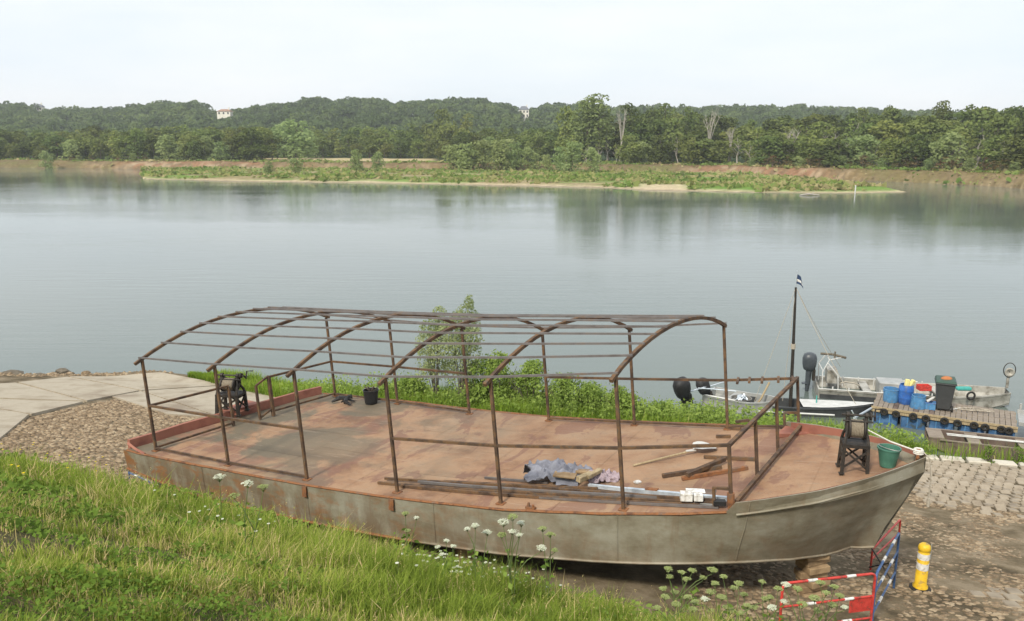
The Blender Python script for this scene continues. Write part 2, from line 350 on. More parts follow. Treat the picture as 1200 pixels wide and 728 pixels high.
M['leaf_hill'] = veg('hill_leaves', [(0, (0.066, 0.100, 0.039)), (.5, (0.102, 0.147, 0.055)), (1, (0.150, 0.198, 0.071))], .35)
M['leaf_brown'] = veg('brown_leaves', [(0, (.10, .07, .03)), (.5, (.16, .11, .05)), (1, (.2, .16, .07))], .3, .15)
M['grass'] = veg('grass_blades', [(0, (0.122, 0.167, 0.028)), (.35, (0.195, 0.270, 0.040)), (.65, (0.299, 0.374, 0.065)), (.80, (0.403, 0.425, 0.104)), (.90, (0.537, 0.437, 0.190)), (1, (0.683, 0.540, 0.275))], .4)
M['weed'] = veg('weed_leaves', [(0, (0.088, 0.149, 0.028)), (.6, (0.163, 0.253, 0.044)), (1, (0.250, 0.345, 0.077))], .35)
M['shore_grass'] = veg('shore_grass', [(0, (0.135, 0.216, 0.028)), (.5, (0.243, 0.360, 0.044)), (.9, (0.351, 0.456, 0.077)), (1, (0.540, 0.456, 0.187))], .4)
M['stem'] = flat('green_stem', (.12, .17, .05), .8)
M['bush'] = veg('bush_leaves', [(0, (0.125, 0.190, 0.039)), (.5, (0.237, 0.333, 0.072)), (1, (0.362, 0.460, 0.121))], .4)
M['petal'] = veg('white_petals', [(0, (.48, .52, .36)), (1, (.78, .79, .68))], .3)
M['petal_green'] = veg('green_umbels', [(0, (.22, .28, .08)), (1, (.42, .46, .22))], .3)
M['petal_yellow'] = veg('yellow_petals', [(0, (.6, .45, .02)), (1, (.8, .65, .05))], .3)

# ------------------------------------------------------------------ near ground and water
xs = np.arange(-60, 60.01, .3); ys = np.arange(-20, 45.01, .3)
GX, GY = np.meshgrid(xs, ys); GZ = gz(GX, GY) + .05 * (fbm(GX * 1.2, GY * 1.2, 5) - .5)
nx_, ny_ = len(xs), len(ys)
idx = np.arange(nx_ * ny_).reshape(ny_, nx_)
F = np.stack([idx[:-1, :-1], idx[:-1, 1:], idx[1:, 1:], idx[1:, :-1]], -1).reshape(-1, 4)
me = fastmesh('ground', np.stack([GX, GY, GZ], -1).reshape(-1, 3), F, smooth=True)
dd = (GX - TO[0]) * TN[0] + (GY - TO[1]) * TN[1]
strip = ss(-3.6, -2.9, GY - shore(GX)) * (ss(-12, -9.5, GX))
zone = np.maximum(ss(-.2, .5, dd), strip)
a = me.attributes.new('zone', 'FLOAT', 'POINT'); a.data.foreach_set('value', zone.ravel().astype(np.float32))
ground = part('ground', me, M['soil'], kind='structure')
mb = MB(); mb.add([(-2600, 5, 0), (2600, 5, 0), (2600, 1900, 0), (-2600, 1900, 0)], [(0, 1, 2, 3)])
part('river_water', mb, M['water'], kind='structure')

# ------------------------------------------------------------------ far bank terrain (fan of columns of constant direction)
def pxs(pts, z=0):                     # photo waterline points -> (direction x/y, distance y)
    q = [up(x, y, z) for x, y in pts]; return np.array([p.x / p.y for p in q]), np.array([p.y for p in q])
FT, FY = pxs([(-900, 206), (-300, 204), (100, 205), (150, 206), (170, 210), (240, 212), (300, 213), (400, 214.5), (470, 215.5), (530, 216.5), (620, 218), (700, 220.5), (760, 223), (830, 224.5), (900, 226), (1000, 227), (1062, 225.5), (1200, 226)])
MT, MY = pxs([(-900, 199), (-300, 197), (0, 197), (100, 197.5), (165, 198.5), (600, 203), (860, 206), (883, 208), (1033, 213), (1133, 217), (1200, 222), (1500, 236), (2200, 270)])
BT, BY = pxs([(150, 206.5), (165, 199), (300, 199), (860, 205), (987, 215), (1062, 225)])
CREST = [(-900, 132), (-300, 125), (0, 123), (30, 121), (50, 128), (80, 127), (130, 126), (190, 119), (230, 119), (245, 124), (265, 131), (285, 126), (300, 124), (380, 115), (450, 117), (480, 120), (520, 116), (560, 116), (590, 120), (602, 126), (615, 133), (630, 126), (640, 122), (680, 122), (750, 125), (830, 124), (920, 123), (960, 124), (1000, 127), (1080, 129), (1200, 131), (1500, 132), (2200, 135)]
CT = np.array([(x - 600) / FPX * cp for x, y in CREST]); 
CH = np.array([upY(x, y, 800).z for x, y in CREST]) - 12.0
th = np.arange(-1.25, 1.2501, .0045); rows = np.concatenate([np.arange(120, 330, 1.5), np.arange(330, 480, 8), np.arange(480, 1900, 30)])
TT, RR = np.meshgrid(th, rows); XX = TT * RR; jit = 5 * (fbm(XX * .05, RR * .05, 21) - .5) + 2.2 * (fbm(XX * .3, RR * .3, 22) - .5)
fy = np.interp(TT, FT, FY); my = np.interp(TT, MT, MY); by = np.interp(TT, BT, BY)
isl_on = ss(-.462, -.445, TT) * (1 - ss(.475, .49, TT))
cover_depth = np.minimum((RR - fy - jit * .9 - 2.5 * (fbm(XX * .12, RR * .02, 23) - .5)), np.where(TT < .262, 999, (by - RR)))
islz = np.clip(cover_depth * .10, -1.2, .75) + .25 * (fbm(XX * .12, RR * .12, 30) - .5) * (cover_depth > 2)
islz = np.where(isl_on > .5, islz, -1.2)
md = RR - my - jit * .5
bankz = np.where(md < 0, -1.2, np.minimum(md * 1.0 + .1, 2.5 + .6 * (fbm(XX * .1, RR * .03, 31) - .5)))
bankz = np.where((md > 0) & (md < 6), bankz * (0.35 + .65 * ss(0, 6, md + 3 * (fbm(XX * .25, RR * .25, 35) - .5))), bankz)
crest = np.interp(TT, CT, CH)
hill = ss(430, 800, RR) * (crest - 3) + (RR > 800) * -.004 * (RR - 800)
FZ = np.maximum(islz, bankz) + np.where(md > 10, hill, 0)
sand = (.50, .41, .28); grassc = (.17, .20, .065); lush = (.13, .24, .045); red = (.25, .145, .085); straw = (.42, .35, .20); dark = (.035, .055, .02); mudc = (.12, .10, .07)
def C3(c): return np.array(c)[None, None, :]
n1 = fbm(XX * .10, RR * .22, 40)[..., None]; n2 = fbm(XX * .3, RR * .6, 41)[..., None]
colr = C3(grassc) * np.ones(XX.shape + (1,))
def mixm(c, m): 
    global colr; colr = colr * (1 - m) + C3(c) * m
mixm((.27, .23, .12), ss(.42, .55, n1)); mixm((.33, .27, .17), ss(.52, .6, n2) * .8); mixm(lush, ss(.55, .65, fbm(XX * .07, RR * .2, 47))[..., None] * .8)
ln = ss(.10, .15, TT)[..., None] ; mixm(lush, ln * .85 * (md < 0)[..., None])
sandm = (1 - ss(1.5, 5.0, cover_depth + 5 * (fbm(XX * .06, RR * .1, 44) - .45)))[..., None]; mixm(sand, sandm * (cover_depth < 12)[..., None] * .9)
bar = np.exp(-((TT - .185) / .035) ** 4)[..., None] * (1 - ss(7, 13, cover_depth + 5 * (fbm(XX * .15, RR * .15, 45) - .5)))[..., None]; mixm(sand, bar * .9)
edge = ss(-1, 1, md)[..., None]; mixm((.15, .14, .06), edge); redz = np.clip((fbm(XX * .035, RR * 0, 51) - .33) * 5, 0, 1) * np.where(TT < -.30, (TT > -.56), np.where(TT > .2, 1, .45)); mixm(red, edge * (1 - ss(5, 9, md))[..., None] * redz[..., None])
mixm((.34, .26, .17), edge * (1 - ss(3, 7, md))[..., None] * ss(.45, .6, n2) * redz[..., None]); mixm((.16, .12, .07), edge * ss(.50, .60, fbm(XX * .2, FZ * 2.2, 53))[..., None] * (1 - ss(5, 9, md))[..., None] * .7)
mixm((.17, .115, .06), ss(5, 8, md)[..., None])
field = (ss(-.33, -.31, TT) * (1 - ss(-.10, -.085, TT)) * ss(22, 30, md) * (1 - ss(66, 70, md)))[..., None]; mixm(straw, field)
mixm(dark, ss(16, 24, md)[..., None] * (1 - field))
mixm(mudc, (1 - ss(-.1, .15, FZ))[..., None])
ny2, nx2 = XX.shape; idx = np.arange(nx2 * ny2).reshape(ny2, nx2)
F = np.stack([idx[:-1, :-1], idx[:-1, 1:], idx[1:, 1:], idx[1:, :-1]], -1).reshape(-1, 4)
me = fastmesh('far_bank', np.stack([XX, RR, FZ], -1).reshape(-1, 3), F, smooth=True)
ca = me.color_attributes.new('cover', 'FLOAT_COLOR', 'POINT'); ca.data.foreach_set('color', np.concatenate([colr, np.ones(colr.shape[:2] + (1,))], -1).astype(np.float32).ravel())
part('far_bank', me, M['far'], kind='structure')
def farz(x, y):
    ti = np.clip(np.searchsorted(th, x / y), 0, len(th) - 1); ri = np.clip(np.searchsorted(rows, y), 0, len(rows) - 1); return FZ[ri, ti]

# ------------------------------------------------------------------ foliage
def unit(v): return v / np.linalg.norm(v, axis=-1, keepdims=True).clip(1e-9)
def leafquads(P, out, size, rng, aspect=1.0, randn=1.0, tint=None):   # P (n,3): leaf tufts facing roughly 'out'
    n = len(P); nrm = unit(out + rng.normal(size=(n, 3)) * randn)
    u = unit(np.cross(nrm, rng.normal(size=(n, 3)))); v = np.cross(nrm, u)
    sz = (np.asarray(size) * rng.uniform(.6, 1.4, n))[:, None]; c = []
    for a, b in ((-1, -.55), (.15, -1), (1, .5), (-.2, 1)):
        c.append(P + u * sz * (a + rng.uniform(-.25, .25, (n, 1))) * .5 * aspect + v * sz * (b + rng.uniform(-.25, .25, (n, 1))) * .5 + nrm * sz * rng.uniform(-.12, .12, (n, 1)))
    V = np.stack(c, 1).reshape(-1, 3); F = np.arange(n * 4).reshape(n, 4)
    return V, F, (rng.uniform(0, 1, n) if tint is None else tint)
def crown(blobs, dens, size, rng, aspect=1, inner=.55):
    Ps, Os, Ts = [], [], []
    for c, r in blobs:
        r = np.array(r, float); k = max(8, int(dens * (r[0] * r[1] + r[1] * r[2] + r[0] * r[2]) / 3 * 12.6))
        d = unit(rng.normal(size=(k, 3))); d[:, 2] = np.where(d[:, 2] < -.45, -d[:, 2], d[:, 2])
        rad = rng.uniform(inner, 1.08, (k, 1)) ** .6
        Ps.append(np.array(c) + d * r * rad); Os.append(d * 1.1 + np.array([0, 0, .35])); Ts.append(np.clip(rng.uniform(.1, .9) * .55 + rng.uniform(0, 1, k) * .45, 0, 1))
    V, F, T = leafquads(np.concatenate(Ps), np.concatenate(Os), size, rng, aspect, .75, np.concatenate(Ts))
    return V, F, T
def blobs_in(h, r, z0, n, rng, shape='dome', br=(.28, .42)):
    out = []
    for i in range(n):
        q = rng.uniform(0, 1) if shape != 'column' else (i + .5) / n; z = z0 + (h - z0) * (.06 + .82 * q)
        if shape == 'dome': w = math.sqrt(max(.05, 1 - (2 * q - .75) ** 2 / 1.7))
        elif shape == 'column': w = (.5 + .5 * math.sin(math.pi * (q * .9 + .05)))
        else: w = 1 - .55 * q
        a = rng.uniform(0, 6.283); d = rng.uniform(.15, .72) * r * w
        b = r * rng.uniform(*br) * (.75 + .35 * w); out.append(((d * math.cos(a), d * math.sin(a), z), (b, b, b * rng.uniform(.7, 1.0))))
    return out
def trunkmesh(h, r, lean, nb, rng, name='trunk', spread=.35, z0=.35):
    mb = MB(); pts = [(0, 0, -.5)] ; x = y = 0
    for i in range(1, 7):
        x += rng.uniform(-1, 1) * lean; y += rng.uniform(-1, 1) * lean; pts.append((x, y, h * i / 6))
    mb.path(pts, [r * 1.25] + [r * (1 - .8 * i / 6) for i in range(1, 7)], 7)
    for i in range(nb):
        q = rng.uniform(z0, .9); k = min(5, int(q * 6)); f = q * 6 - k; p = Vector(pts[k]).lerp(Vector(pts[k + 1]), f)
        a = rng.uniform(0, 6.283); L = h * spread * (1.15 - q) * rng.uniform(.7, 1.2); d = Vector((math.cos(a), math.sin(a), rng.uniform(.7, 1.6))).normalized()
        m1 = p + d * L * .5; e = p + d * L + Vector((0, 0, L * .15)); rr_ = r * (1 - .75 * q) * .55
        mb.path([p, m1, e], [rr_, rr_ * .7, rr_ * .25], 5)
        for _ in range(2):
            d2 = (d + Vector(rng.uniform(-.6, .6, 3))).normalized(); mb.path([m1, m1 + d2 * L * .45], [rr_ * .5, rr_ * .15], 4)
    return mb.mesh(name, 60)
VAR = {}
def mkvar(key, n, fn):
    VAR[key] = [fn(np.random.default_rng(abs(hash(key)) % 1000 + k if False else sum(map(ord, key)) * 7 + k)) for k in range(n)]
def cmesh(name, q, mt):
    me = fastmesh(name, q[0], q[1], q[2]); me.materials.append(M[mt]); return me
def oak(rng):
    c = cmesh('crown', crown(blobs_in(12, 5.4, .2, 26, rng), 1.6, .62, rng), 'leaf_oak'); t = trunkmesh(9.5, .3, .35, 9, rng); t.materials.append(M['bark']); return c, t, 12.
def light(rng):
    c = cmesh('crown', crown(blobs_in(12, 4.3, .8, 24, rng), 1.5, .58, rng), 'leaf_light'); t = trunkmesh(10, .22, .4, 9, rng); t.materials.append(M['bark']); return c, t, 12.
def poplar(rng):
    c = cmesh('crown', crown(blobs_in(20, 4.4, 3.5, 34, rng, 'column', (.26, .42)), 1.6, .6, rng), 'leaf_oak'); t = trunkmesh(18, .38, .35, 14, rng, spread=.22); t.materials.append(M['bark']); return c, t, 20.
def palepoplar(rng):
    c = cmesh('crown', crown(blobs_in(20, 5.2, 2.5, 44, rng, 'column', (.24, .36)), 1.5, .55, rng), 'leaf_pale'); t = trunkmesh(18, .38, .35, 14, rng, spread=.22); t.materials.append(M['bark']); return c, t, 20.
def willow(rng):
    c = cmesh('crown', crown(blobs_in(8, 4.0, -.3, 26, rng, 'bush', (.28, .42)), 1.9, .5, rng, .9), 'leaf_willow'); t = trunkmesh(6, .14, .5, 8, rng, z0=.05); t.materials.append(M['bark']); return c, t, 8.
def thin(rng):
    c = cmesh('crown', crown(blobs_in(12, 3.0, 4, 16, rng, 'dome', (.22, .36)), .8, .5, rng), 'leaf_light'); t = trunkmesh(10.5, .2, .5, 12, rng, z0=.25); t.materials.append(M['pale_bark']); return c, t, 12.
def brown(rng):
    c = cmesh('crown', crown(blobs_in(6, 3.0, 0, 14, rng, 'bush'), .9, .45, rng), 'leaf_brown'); t = trunkmesh(5, .12, .4, 7, rng, z0=.1); t.materials.append(M['bark']); return c, t, 6.
mkvar('oak', 6, oak); mkvar('light', 4, light); mkvar('poplar', 4, poplar); mkvar('palepoplar', 2, palepoplar); mkvar('willow', 3, willow); mkvar('thin', 3, thin); mkvar('brown', 2, brown)
TNAME = {'oak': 'broadleaf_tree', 'light': 'broadleaf_tree', 'poplar': 'poplar_tree', 'palepoplar': 'poplar_tree', 'willow': 'willow_tree', 'thin': 'thin_tree', 'brown': 'dry_shrub'}
ntree = 0
def tree(kind, x, y, height, wide=1.0, label='', group=None, z=None, cat='tree', name=None):
    global ntree
    kind = kind; c, t, h0 = VAR[kind][ntree % len(VAR[kind])]; ntree += 1
    z = float(farz(x, y)) if z is None else z
    r = thing(name or TNAME[kind], label, cat, (x, y, z), random.uniform(0, 6.28), group); s = height / h0; r.scale = (s * wide, s * wide, s)
    part('crown', c, None, r); part('trunk', t, None, r); return r
FRONT = [(-300, 160), (0, 162), (50, 166), (100, 158), (150, 157), (200, 161), (240, 163), (270, 158), (310, 152), (350, 148), (400, 163), (450, 160), (500, 158), (560, 160), (620, 165), (650, 160), (720, 163), (760, 159), (850, 160), (900, 164), (950, 160), (1000, 157), (1100, 157), (1200, 153), (1500, 150)]
BACK = [(-300, 150), (0, 150), (100, 149), (300, 147), (400, 149), (450, 147), (490, 143), (580, 147), (640, 149), (700, 140), (737, 130), (777, 128), (800, 132), (832, 132), (880, 138), (930, 136), (960, 132), (1000, 128), (1040, 128), (1070, 136), (1098, 126), (1130, 126), (1180, 126), (1200, 122), (1500, 122)]
def row(curve, d0, step, kinds, jity, group, labels, x0=-120, x1=1330, extra=0):
    px = x0
    while px < x1:
        T = (px - 600) / FPX * cp
        Y = float(np.interp(T, MT, MY)) + d0 + random.uniform(-4, 4)
        if 310 < px < 520: Y += 58
        elif 520 <= px < 660: Y += 38
        elif px < 310: Y += 4
        X = Xat(px, Y, 4); top = np.interp(px, *zip(*curve)) + random.uniform(-jity, jity); zt = upY(px, top, Y).z; zb = float(farz(X, Y))
        k = random.choice(kinds[0] if px < 640 else kinds[1]); h = max(4.5, zt - zb)
        if px > 640 and 'thin' == k and random.random() < .3: k = 'light'
        sec = 0 if px < 330 else (1 if px < 660 else 2)
        tree(k, X, Y, h, random.uniform(.95, 1.45) * (1.2 if h < 9 else 1), labels[sec][k], KG[k] + ' of the ' + group[sec])
        px += step * random.uniform(.7, 1.3)
SEC = ['left far bank', 'middle far bank', 'right far bank']
KW = {'oak': 'dense dark green broadleaf tree', 'light': 'lighter yellow green broadleaf tree', 'poplar': 'tall narrow green poplar', 'thin': 'thin pale trunked tree', 'willow': 'low grey green willow', 'brown': 'low brownish dry shrub'}
KG = {'oak': 'dark broadleaf trees', 'light': 'light green broadleaf trees', 'poplar': 'tall poplars', 'thin': 'thin pale trunked trees', 'willow': 'low willows', 'brown': 'dry shrubs'}
def rowset(d0, step, curve, kinds, jity, rowword, **k):
    row(curve, d0, step, kinds, jity, [q + ', ' + rowword for q in SEC], [{q: KW[q] + ' in the ' + rowword + ', ' + s for q in KW} for s in SEC], **k)
rowset(14, 17, FRONT, (['oak', 'oak', 'light', 'light', 'willow'], ['oak', 'thin', 'light', 'thin', 'oak', 'willow']), 6, 'waterside row')
rowset(34, 19, [(x, lerp(y, np.interp(x, *zip(*BACK)), .6)) for x, y in FRONT], (['oak', 'light', 'oak'], ['oak', 'thin', 'light', 'oak']), 5, 'second row')
rowset(58, 22, BACK, (['oak', 'oak', 'light'], ['poplar', 'oak', 'oak', 'poplar']), 3, 'back row')
def at_px(px, base_y, zb): P = up(px, base_y, zb); return P.x, P.y
def named_tree(kind, px, D, top, label, wide=1., grp=None, name=None, cat='tree'):
    X = Xat(px, D, 5); zb = float(farz(X, D)); return tree(kind, X, D, upY(px, top, D).z - zb, wide, label, grp, None, cat, name)
named_tree('palepoplar', 699, 262, 105, 'tallest pale green poplar standing over the middle of the far bank', 1.25)
named_tree('palepoplar', 686, 260, 110, 'pale poplar touching the left side of the tallest poplar', 1.1)
named_tree('light', 664, 268, 121, 'tall yellow green tree just left of the tallest poplar', .75)
named_tree('poplar', 738, 262, 117, 'dark round topped poplar right of the white dead tree', .95)
named_tree('poplar', 779, 262, 118, 'broad dark poplar midway between the two bleached dead trees', 1.0)
named_tree('poplar', 806, 262, 122, 'shorter poplar just left of the right bleached dead tree', .85)
named_tree('poplar', 1008, 262, 121, 'dark round crowned tree topping the skyline above the red bank', .9)
named_tree('poplar', 1040, 250, 120, 'dark isolated crown on the skyline just right of a gap', .75)
named_tree('poplar', 1098, 240, 115, 'highest crown on the skyline at the right side', .9)
named_tree('light', 1128, 232, 121, 'pair forming lighter crown right of the highest right side crown', .8)
named_tree('light', 1150, 232, 122, 'light crown second right of the highest right side crown', .8)
named_tree('poplar', 1182, 224, 121, 'dark crown beside the right edge of the skyline', .9)
named_tree('oak', 518, 345, 127, 'large round light topped tree over the middle willows', .8)
named_tree('light', 545, 345, 132, 'yellowish crown just right of the large round middle tree', .9)
named_tree('light', 432, 350, 146, 'pale yellow green tree above the straw field', .9)
named_tree('willow', 345, 305, 137, 'big spreading willow on the left side of the straw field', 1.35)
named_tree('light', 318, 298, 150, 'feathery light tree left of the big spreading willow')
named_tree('oak', 227, 278, 163, 'dark bushy tree hanging over the left end of the red bank', .9)
named_tree('oak', 296, 290, 160, 'dark bushy tree at the right end of the left red bank', .9)
named_tree('willow', 53, 276, 176, 'small isolated light bush on the left red bank', .8, cat='shrub')
for px, D, top, wd, lb in ((530, 240, 168, 1.2, 'left end'), (548, 238, 165, 1.1, 'left part'), (566, 240, 163, 1.1, 'tallest part'), (585, 238, 162, 1.1, 'centre'), (603, 240, 165, 1.1, 'right part'), (620, 236, 172, 1.1, 'right end'), (672, 224, 164, 1.0, 'tall one in the right clump'), (655, 230, 170, .9, 'left foot of the right clump'), (694, 218, 172, .9, 'right flank of the right clump'), (640, 232, 180, 1.0, 'low gap between the two clumps')):
    named_tree('willow', px, D, top, 'grey green willow bush, ' + lb + ' of the island thicket', wd, 'willow bushes on the island', 'willow_bush', 'bush')
named_tree('willow', 416, 228, 173, 'round dark green bush on the meadow, larger of the pair', .9, None, 'round_bush', 'bush')
named_tree('willow', 442, 226, 177, 'round dark green bush on the meadow, smaller of the pair', .9, None, 'round_bush', 'bush')
for i, (px, D, top) in enumerate(((285, 205, 205), (315, 215, 189), (345, 215, 185), (820, 185, 203), (845, 182, 205), (800, 195, 200), (760, 190, 208))):
    named_tree('willow', px, D, top, ['straggly low bush near the left tip of the island', 'low bush on the meadow left of the round pair', 'wider low bush on the meadow left of the round pair', 'tall reed like bush on the right sand bar', 'right most low bush on the sand bar', 'low bush behind the right sand bar', 'low green bush at the water side of the sand bar'][i], 1.3, None, 'low_bush', 'bush')
def dead_tree(px, D, top, label, s=1.0, seed=1):
    rng = np.random.default_rng(seed); X = Xat(px, D, 5); zb = float(farz(X, D)); h = upY(px, top, D).z - zb
    r = thing('dead_tree', label, 'tree', (X, D, zb)); mb = MB()
    base = Vector((0, 0, -.3)); fork = Vector((.3, 0, h * .38)); mb.path([base, Vector((-.2, 0, h * .2)), fork], [.26, .22, .2], 7)
    part('trunk', mb, M['pale_bark'], r, 60)
    for k in range(7):
        a = rng.uniform(0, 6.28); sp_ = rng.uniform(.12, .3) * h * s; e = fork + Vector((math.cos(a) * sp_, math.sin(a) * sp_ * .5, h * rng.uniform(.35, .62)))
        mid = fork.lerp(e, .5) + Vector(rng.uniform(-.5, .5, 3)); mb = MB(); st = base.lerp(fork, rng.uniform(.75, 1)); mb.path([st, mid, e], [.13, .09, .03], 5)
        for _ in range(4):
            q = mid.lerp(e, rng.uniform(0, .8)); mb.path([q, q + Vector(rng.uniform(-1.3, 1.3, 3)) + Vector((0, 0, 1.2))], [.07, .02], 4)
        part('limb', mb, M['pale_bark'], r, 60)
dead_tree(727, 247, 126, 'bleached white dead tree standing beside the tallest poplar', .45, 3)
dead_tree(829, 238, 124, 'forked bleached dead tree rising from the right wood', .7, 5)
dead_tree(854, 236, 150, 'thin bare stem just right of the forked dead tree', .3, 8)
dead_tree(923, 226, 152, 'pale bare branching tree above the red bank', 1.0, 9)
dead_tree(1097, 210, 166, 'bare pale leaning tree in the right wood edge', .9, 12)
dead_tree(993, 216, 165, 'slim pale bare tree left of centre of the red bank', .6, 15)
# forest on the hills (one mass nobody could count)
rng = np.random.default_rng(5); Vs, Fs, Ts = [], [], []; off = 0
cx_ = []
for Y0 in np.concatenate([np.arange(400, 560, 26), np.arange(560, 830, 19)]):
    w = np.interp(-0.75, [0], [0]); xx = np.arange(-.78 * Y0, .78 * Y0, 10.5)
    xx = xx + rng.uniform(-4, 4, len(xx)); yy = Y0 + rng.uniform(-9, 9, len(xx)); cx_.append(np.stack([xx, yy], 1))
cx_ = np.concatenate(cx_)
for x, y in cx_:
    tq = x / y; pxq = 600 + tq / cp * FPX
    if y > 560 and (abs(pxq - 614) < 8 or abs(pxq - 264) < 10 ) and y < 790: 
        if y > 640: continue
    zb = float(farz(x, y)); h = rng.uniform(8, 12.5); r = rng.uniform(4.5, 9.5); k = 75
    nb = 4
    tb = rng.uniform(0, 1) ** 1.5 * .8
    for j in range(nb):
        c = np.array([x, y, zb + h * .52]) + rng.uniform(-1, 1, 3) * [r * .55, r * .5, h * .24]; rad = np.array([r * .66, r * .62, h * .44])
        d = unit(rng.normal(size=(k, 3))); d[:, 2] = np.abs(d[:, 2]) * .9 - .15; d[:, 1] = np.where(rng.uniform(size=k) < .6, -np.abs(d[:, 1]), d[:, 1])
        V, F, T = leafquads(c + d * rad * rng.uniform(.8, 1.08, (k, 1)), d + [0, 0, .3], 1.65, rng, 1, .6, np.clip(tb + rng.uniform(0, .4, k), 0, 1))
        Vs.append(V); Fs.append(F + off); off += len(V); Ts.append(T)
me = fastmesh('hill_forest', np.concatenate(Vs), np.concatenate(Fs), np.concatenate(Ts)); me.materials.append(M['leaf_hill'])
o = part('hill_forest', me, None, kind='stuff'); tag(o, 'dark hazy woodland covering the low hills behind the river', 'forest')
# low cover on the far meadow and bank
rng = np.random.default_rng(15); n = 50000
T = rng.uniform(-.62, .62, n); f0 = np.interp(T, FT, FY); m0 = np.interp(T, MT, MY); Y = f0 + rng.uniform(0, 1, n) ** 1.1 * (m0 + 26 - f0); X = T * Y
Z = np.array([farz(x, y) for x, y in zip(X, Y)]); den = fbm(X * .09, Y * .2, 61); mdv = Y - m0
keep = (Z > .25) & (Y - f0 > 1.2 + 9 * (fbm(T * 90, Y * 0, 66) - .42)) & ((den > .46) | ((T > .12) & (den > .36))) & (~((T > .155) & (T < .215) & (Y < f0 + 12 * fbm(T * 60, Y * 0, 67) + 3))) & (~((mdv > -1) & (mdv < 5)) | (rng.uniform(size=n) < .12)); keep &= ~((T > -.33) & (T < -.09) & (mdv > 20))
X, Y, Z, den = X[keep], Y[keep], Z[keep], den[keep]
V, F, T_ = leafquads(np.stack([X, Y, Z + .2], 1), np.array([0, -.3, .6]), .3 + 1.0 * rng.uniform(0, 1, len(X)) ** 3, rng, 1.2, .6, np.clip((den - .4) * 2.2 + rng.uniform(-.25, .35, len(X)), 0, 1)); V[:, 2] += 0
me = fastmesh('meadow_plants', V, F, T_); me.materials.append(veg('meadow_leaves', [(0, (.36, .31, .16)), (.25, (.27, .28, .10)), (.5, (.19, .25, .07)), (1, (.13, .21, .05))], .3)); o = part('meadow_plants', me, None, kind='stuff'); tag(o, 'low green and straw coloured plants covering the river island', 'plants')
# brown shrubs along the top of the right-hand bank
for i in range(26):
    px = 880 + i * 13 + random.uniform(-5, 5); T0 = (px - 600) / FPX * cp; D = float(np.interp(T0, MT, MY)) + random.uniform(7, 9); X = Xat(px, D, 3)
    tree('brown' if i % 4 else 'willow', X, D, random.uniform(1.8, 3.4), 1.5, 'low russet shrub on top of the eroded right bank' if i % 4 else 'low green shrub on top of the eroded right bank', 'russet shrubs on the bank top' if i % 4 else 'green shrubs on the bank top', name='bank_shrub', cat='shrub')
for i in range(9):
    px = 66 + i * 15 + random.uniform(-5, 5); T0 = (px - 600) / FPX * cp; D = float(np.interp(T0, MT, MY)) + random.uniform(6, 9); X = Xat(px, D, 3)
    tree('brown' if i % 2 else 'willow', X, D, random.uniform(1.5, 2.8), 1.4, 'low dry shrub on the left red bank' if i % 2 else 'low green shrub on the left red bank', 'dry shrubs on the left bank' if i % 2 else 'green shrubs on the left bank', name='bank_shrub', cat='shrub')
# far houses
def house(px, ytop, ybase, D, wpx, label, roofm, storeys, roofh, name):
    a = upY(px, ybase, D); b_ = upY(px, ytop, D); w = wpx / FPX * D; h = (b_.z - a.z); dp = w * .7
    r = thing(name, label, 'house', (a.x, D, a.z)); wh = h * (1 - roofh)
    mb = MB(); mb.box((0, 0, wh / 2 - 4), (w, dp, wh + 8)); part('wall', mb, M['house_wall'], r)
    mb = MB(); e = .4; mb.add([(-w / 2 - e, -dp / 2 - e, wh + .01), (w / 2 + e, -dp / 2 - e, wh + .01), (w / 2 + e, dp / 2 + e, wh + .01), (-w / 2 - e, dp / 2 + e, wh + .01), (-w / 4, 0, h), (w / 4, 0, h)], [(3, 2, 1, 0), (0, 1, 5, 4), (1, 2, 5), (2, 3, 4, 5), (3, 0, 4)])
    ro = part('roof', mb, roofm, r)
    mb = MB(); mb.box((w * .3, 0, h), (.9, .9, 2.4)); part('chimney', mb, M['house_wall'], ro)
    nwin = max(3, int(w / 3)); sh = wh / storeys
    for s_ in range(storeys):
        for i in range(nwin):
            mb = MB(); x = -w / 2 + (i + .5) * w / nwin; mb.box((x, -dp / 2 - .02, sh * (s_ + .5)), (1.1, .12, sh * .55)); part('window', mb, M['glass'], r)
house(614, 124.5, 138, 700, 11, 'white manor house with a slate roof among the trees on the hill', M['slate'], 2, .32, 'manor_house')
house(264, 128, 135, 640, 15, 'low white house with tiled roof on the left hill', M['tile'], 1, .4, 'hill_house')
house(47, 122, 134, 760, 9, 'pale building half hidden by trees at the left end of the hill', M['slate'], 2, .3, 'hill_house')
P = up(1002, 226.5, .1); mb = MB(); mb.tube((0, 0, -.5), (0, 0, 1.3), .11, 8); mb.lathe([(.11, 1.3), (.15, 1.35), (.1, 1.45), (.01, 1.47)], n=8)
tag(part('channel_marker', mb, M['white_paint'], loc=(P.x, P.y, 0)), 'small white marker post off the green tip of the island', 'marker')
P = up(948, 229, .05); mb = MB(); mb.path([(-1.6, 0, .05), (0, .2, .25), (1.8, 0, .1)], [.12, .2, .08], 6); mb.path([(.4, 0, .2), (1, .3, .7)], [.08, .03], 5)
tag(part('driftwood', mb, M['pale_bark'], loc=(P.x, P.y, 0)), 'bleached driftwood snag in the shallows before the island tip', 'driftwood')
def pxof(X, Y, Z):
    dz = Z - CZ; a = Y * cp - dz * sp; return 600 + FPX * X / a, 364 - FPX * (Y * sp + dz * cp) / a
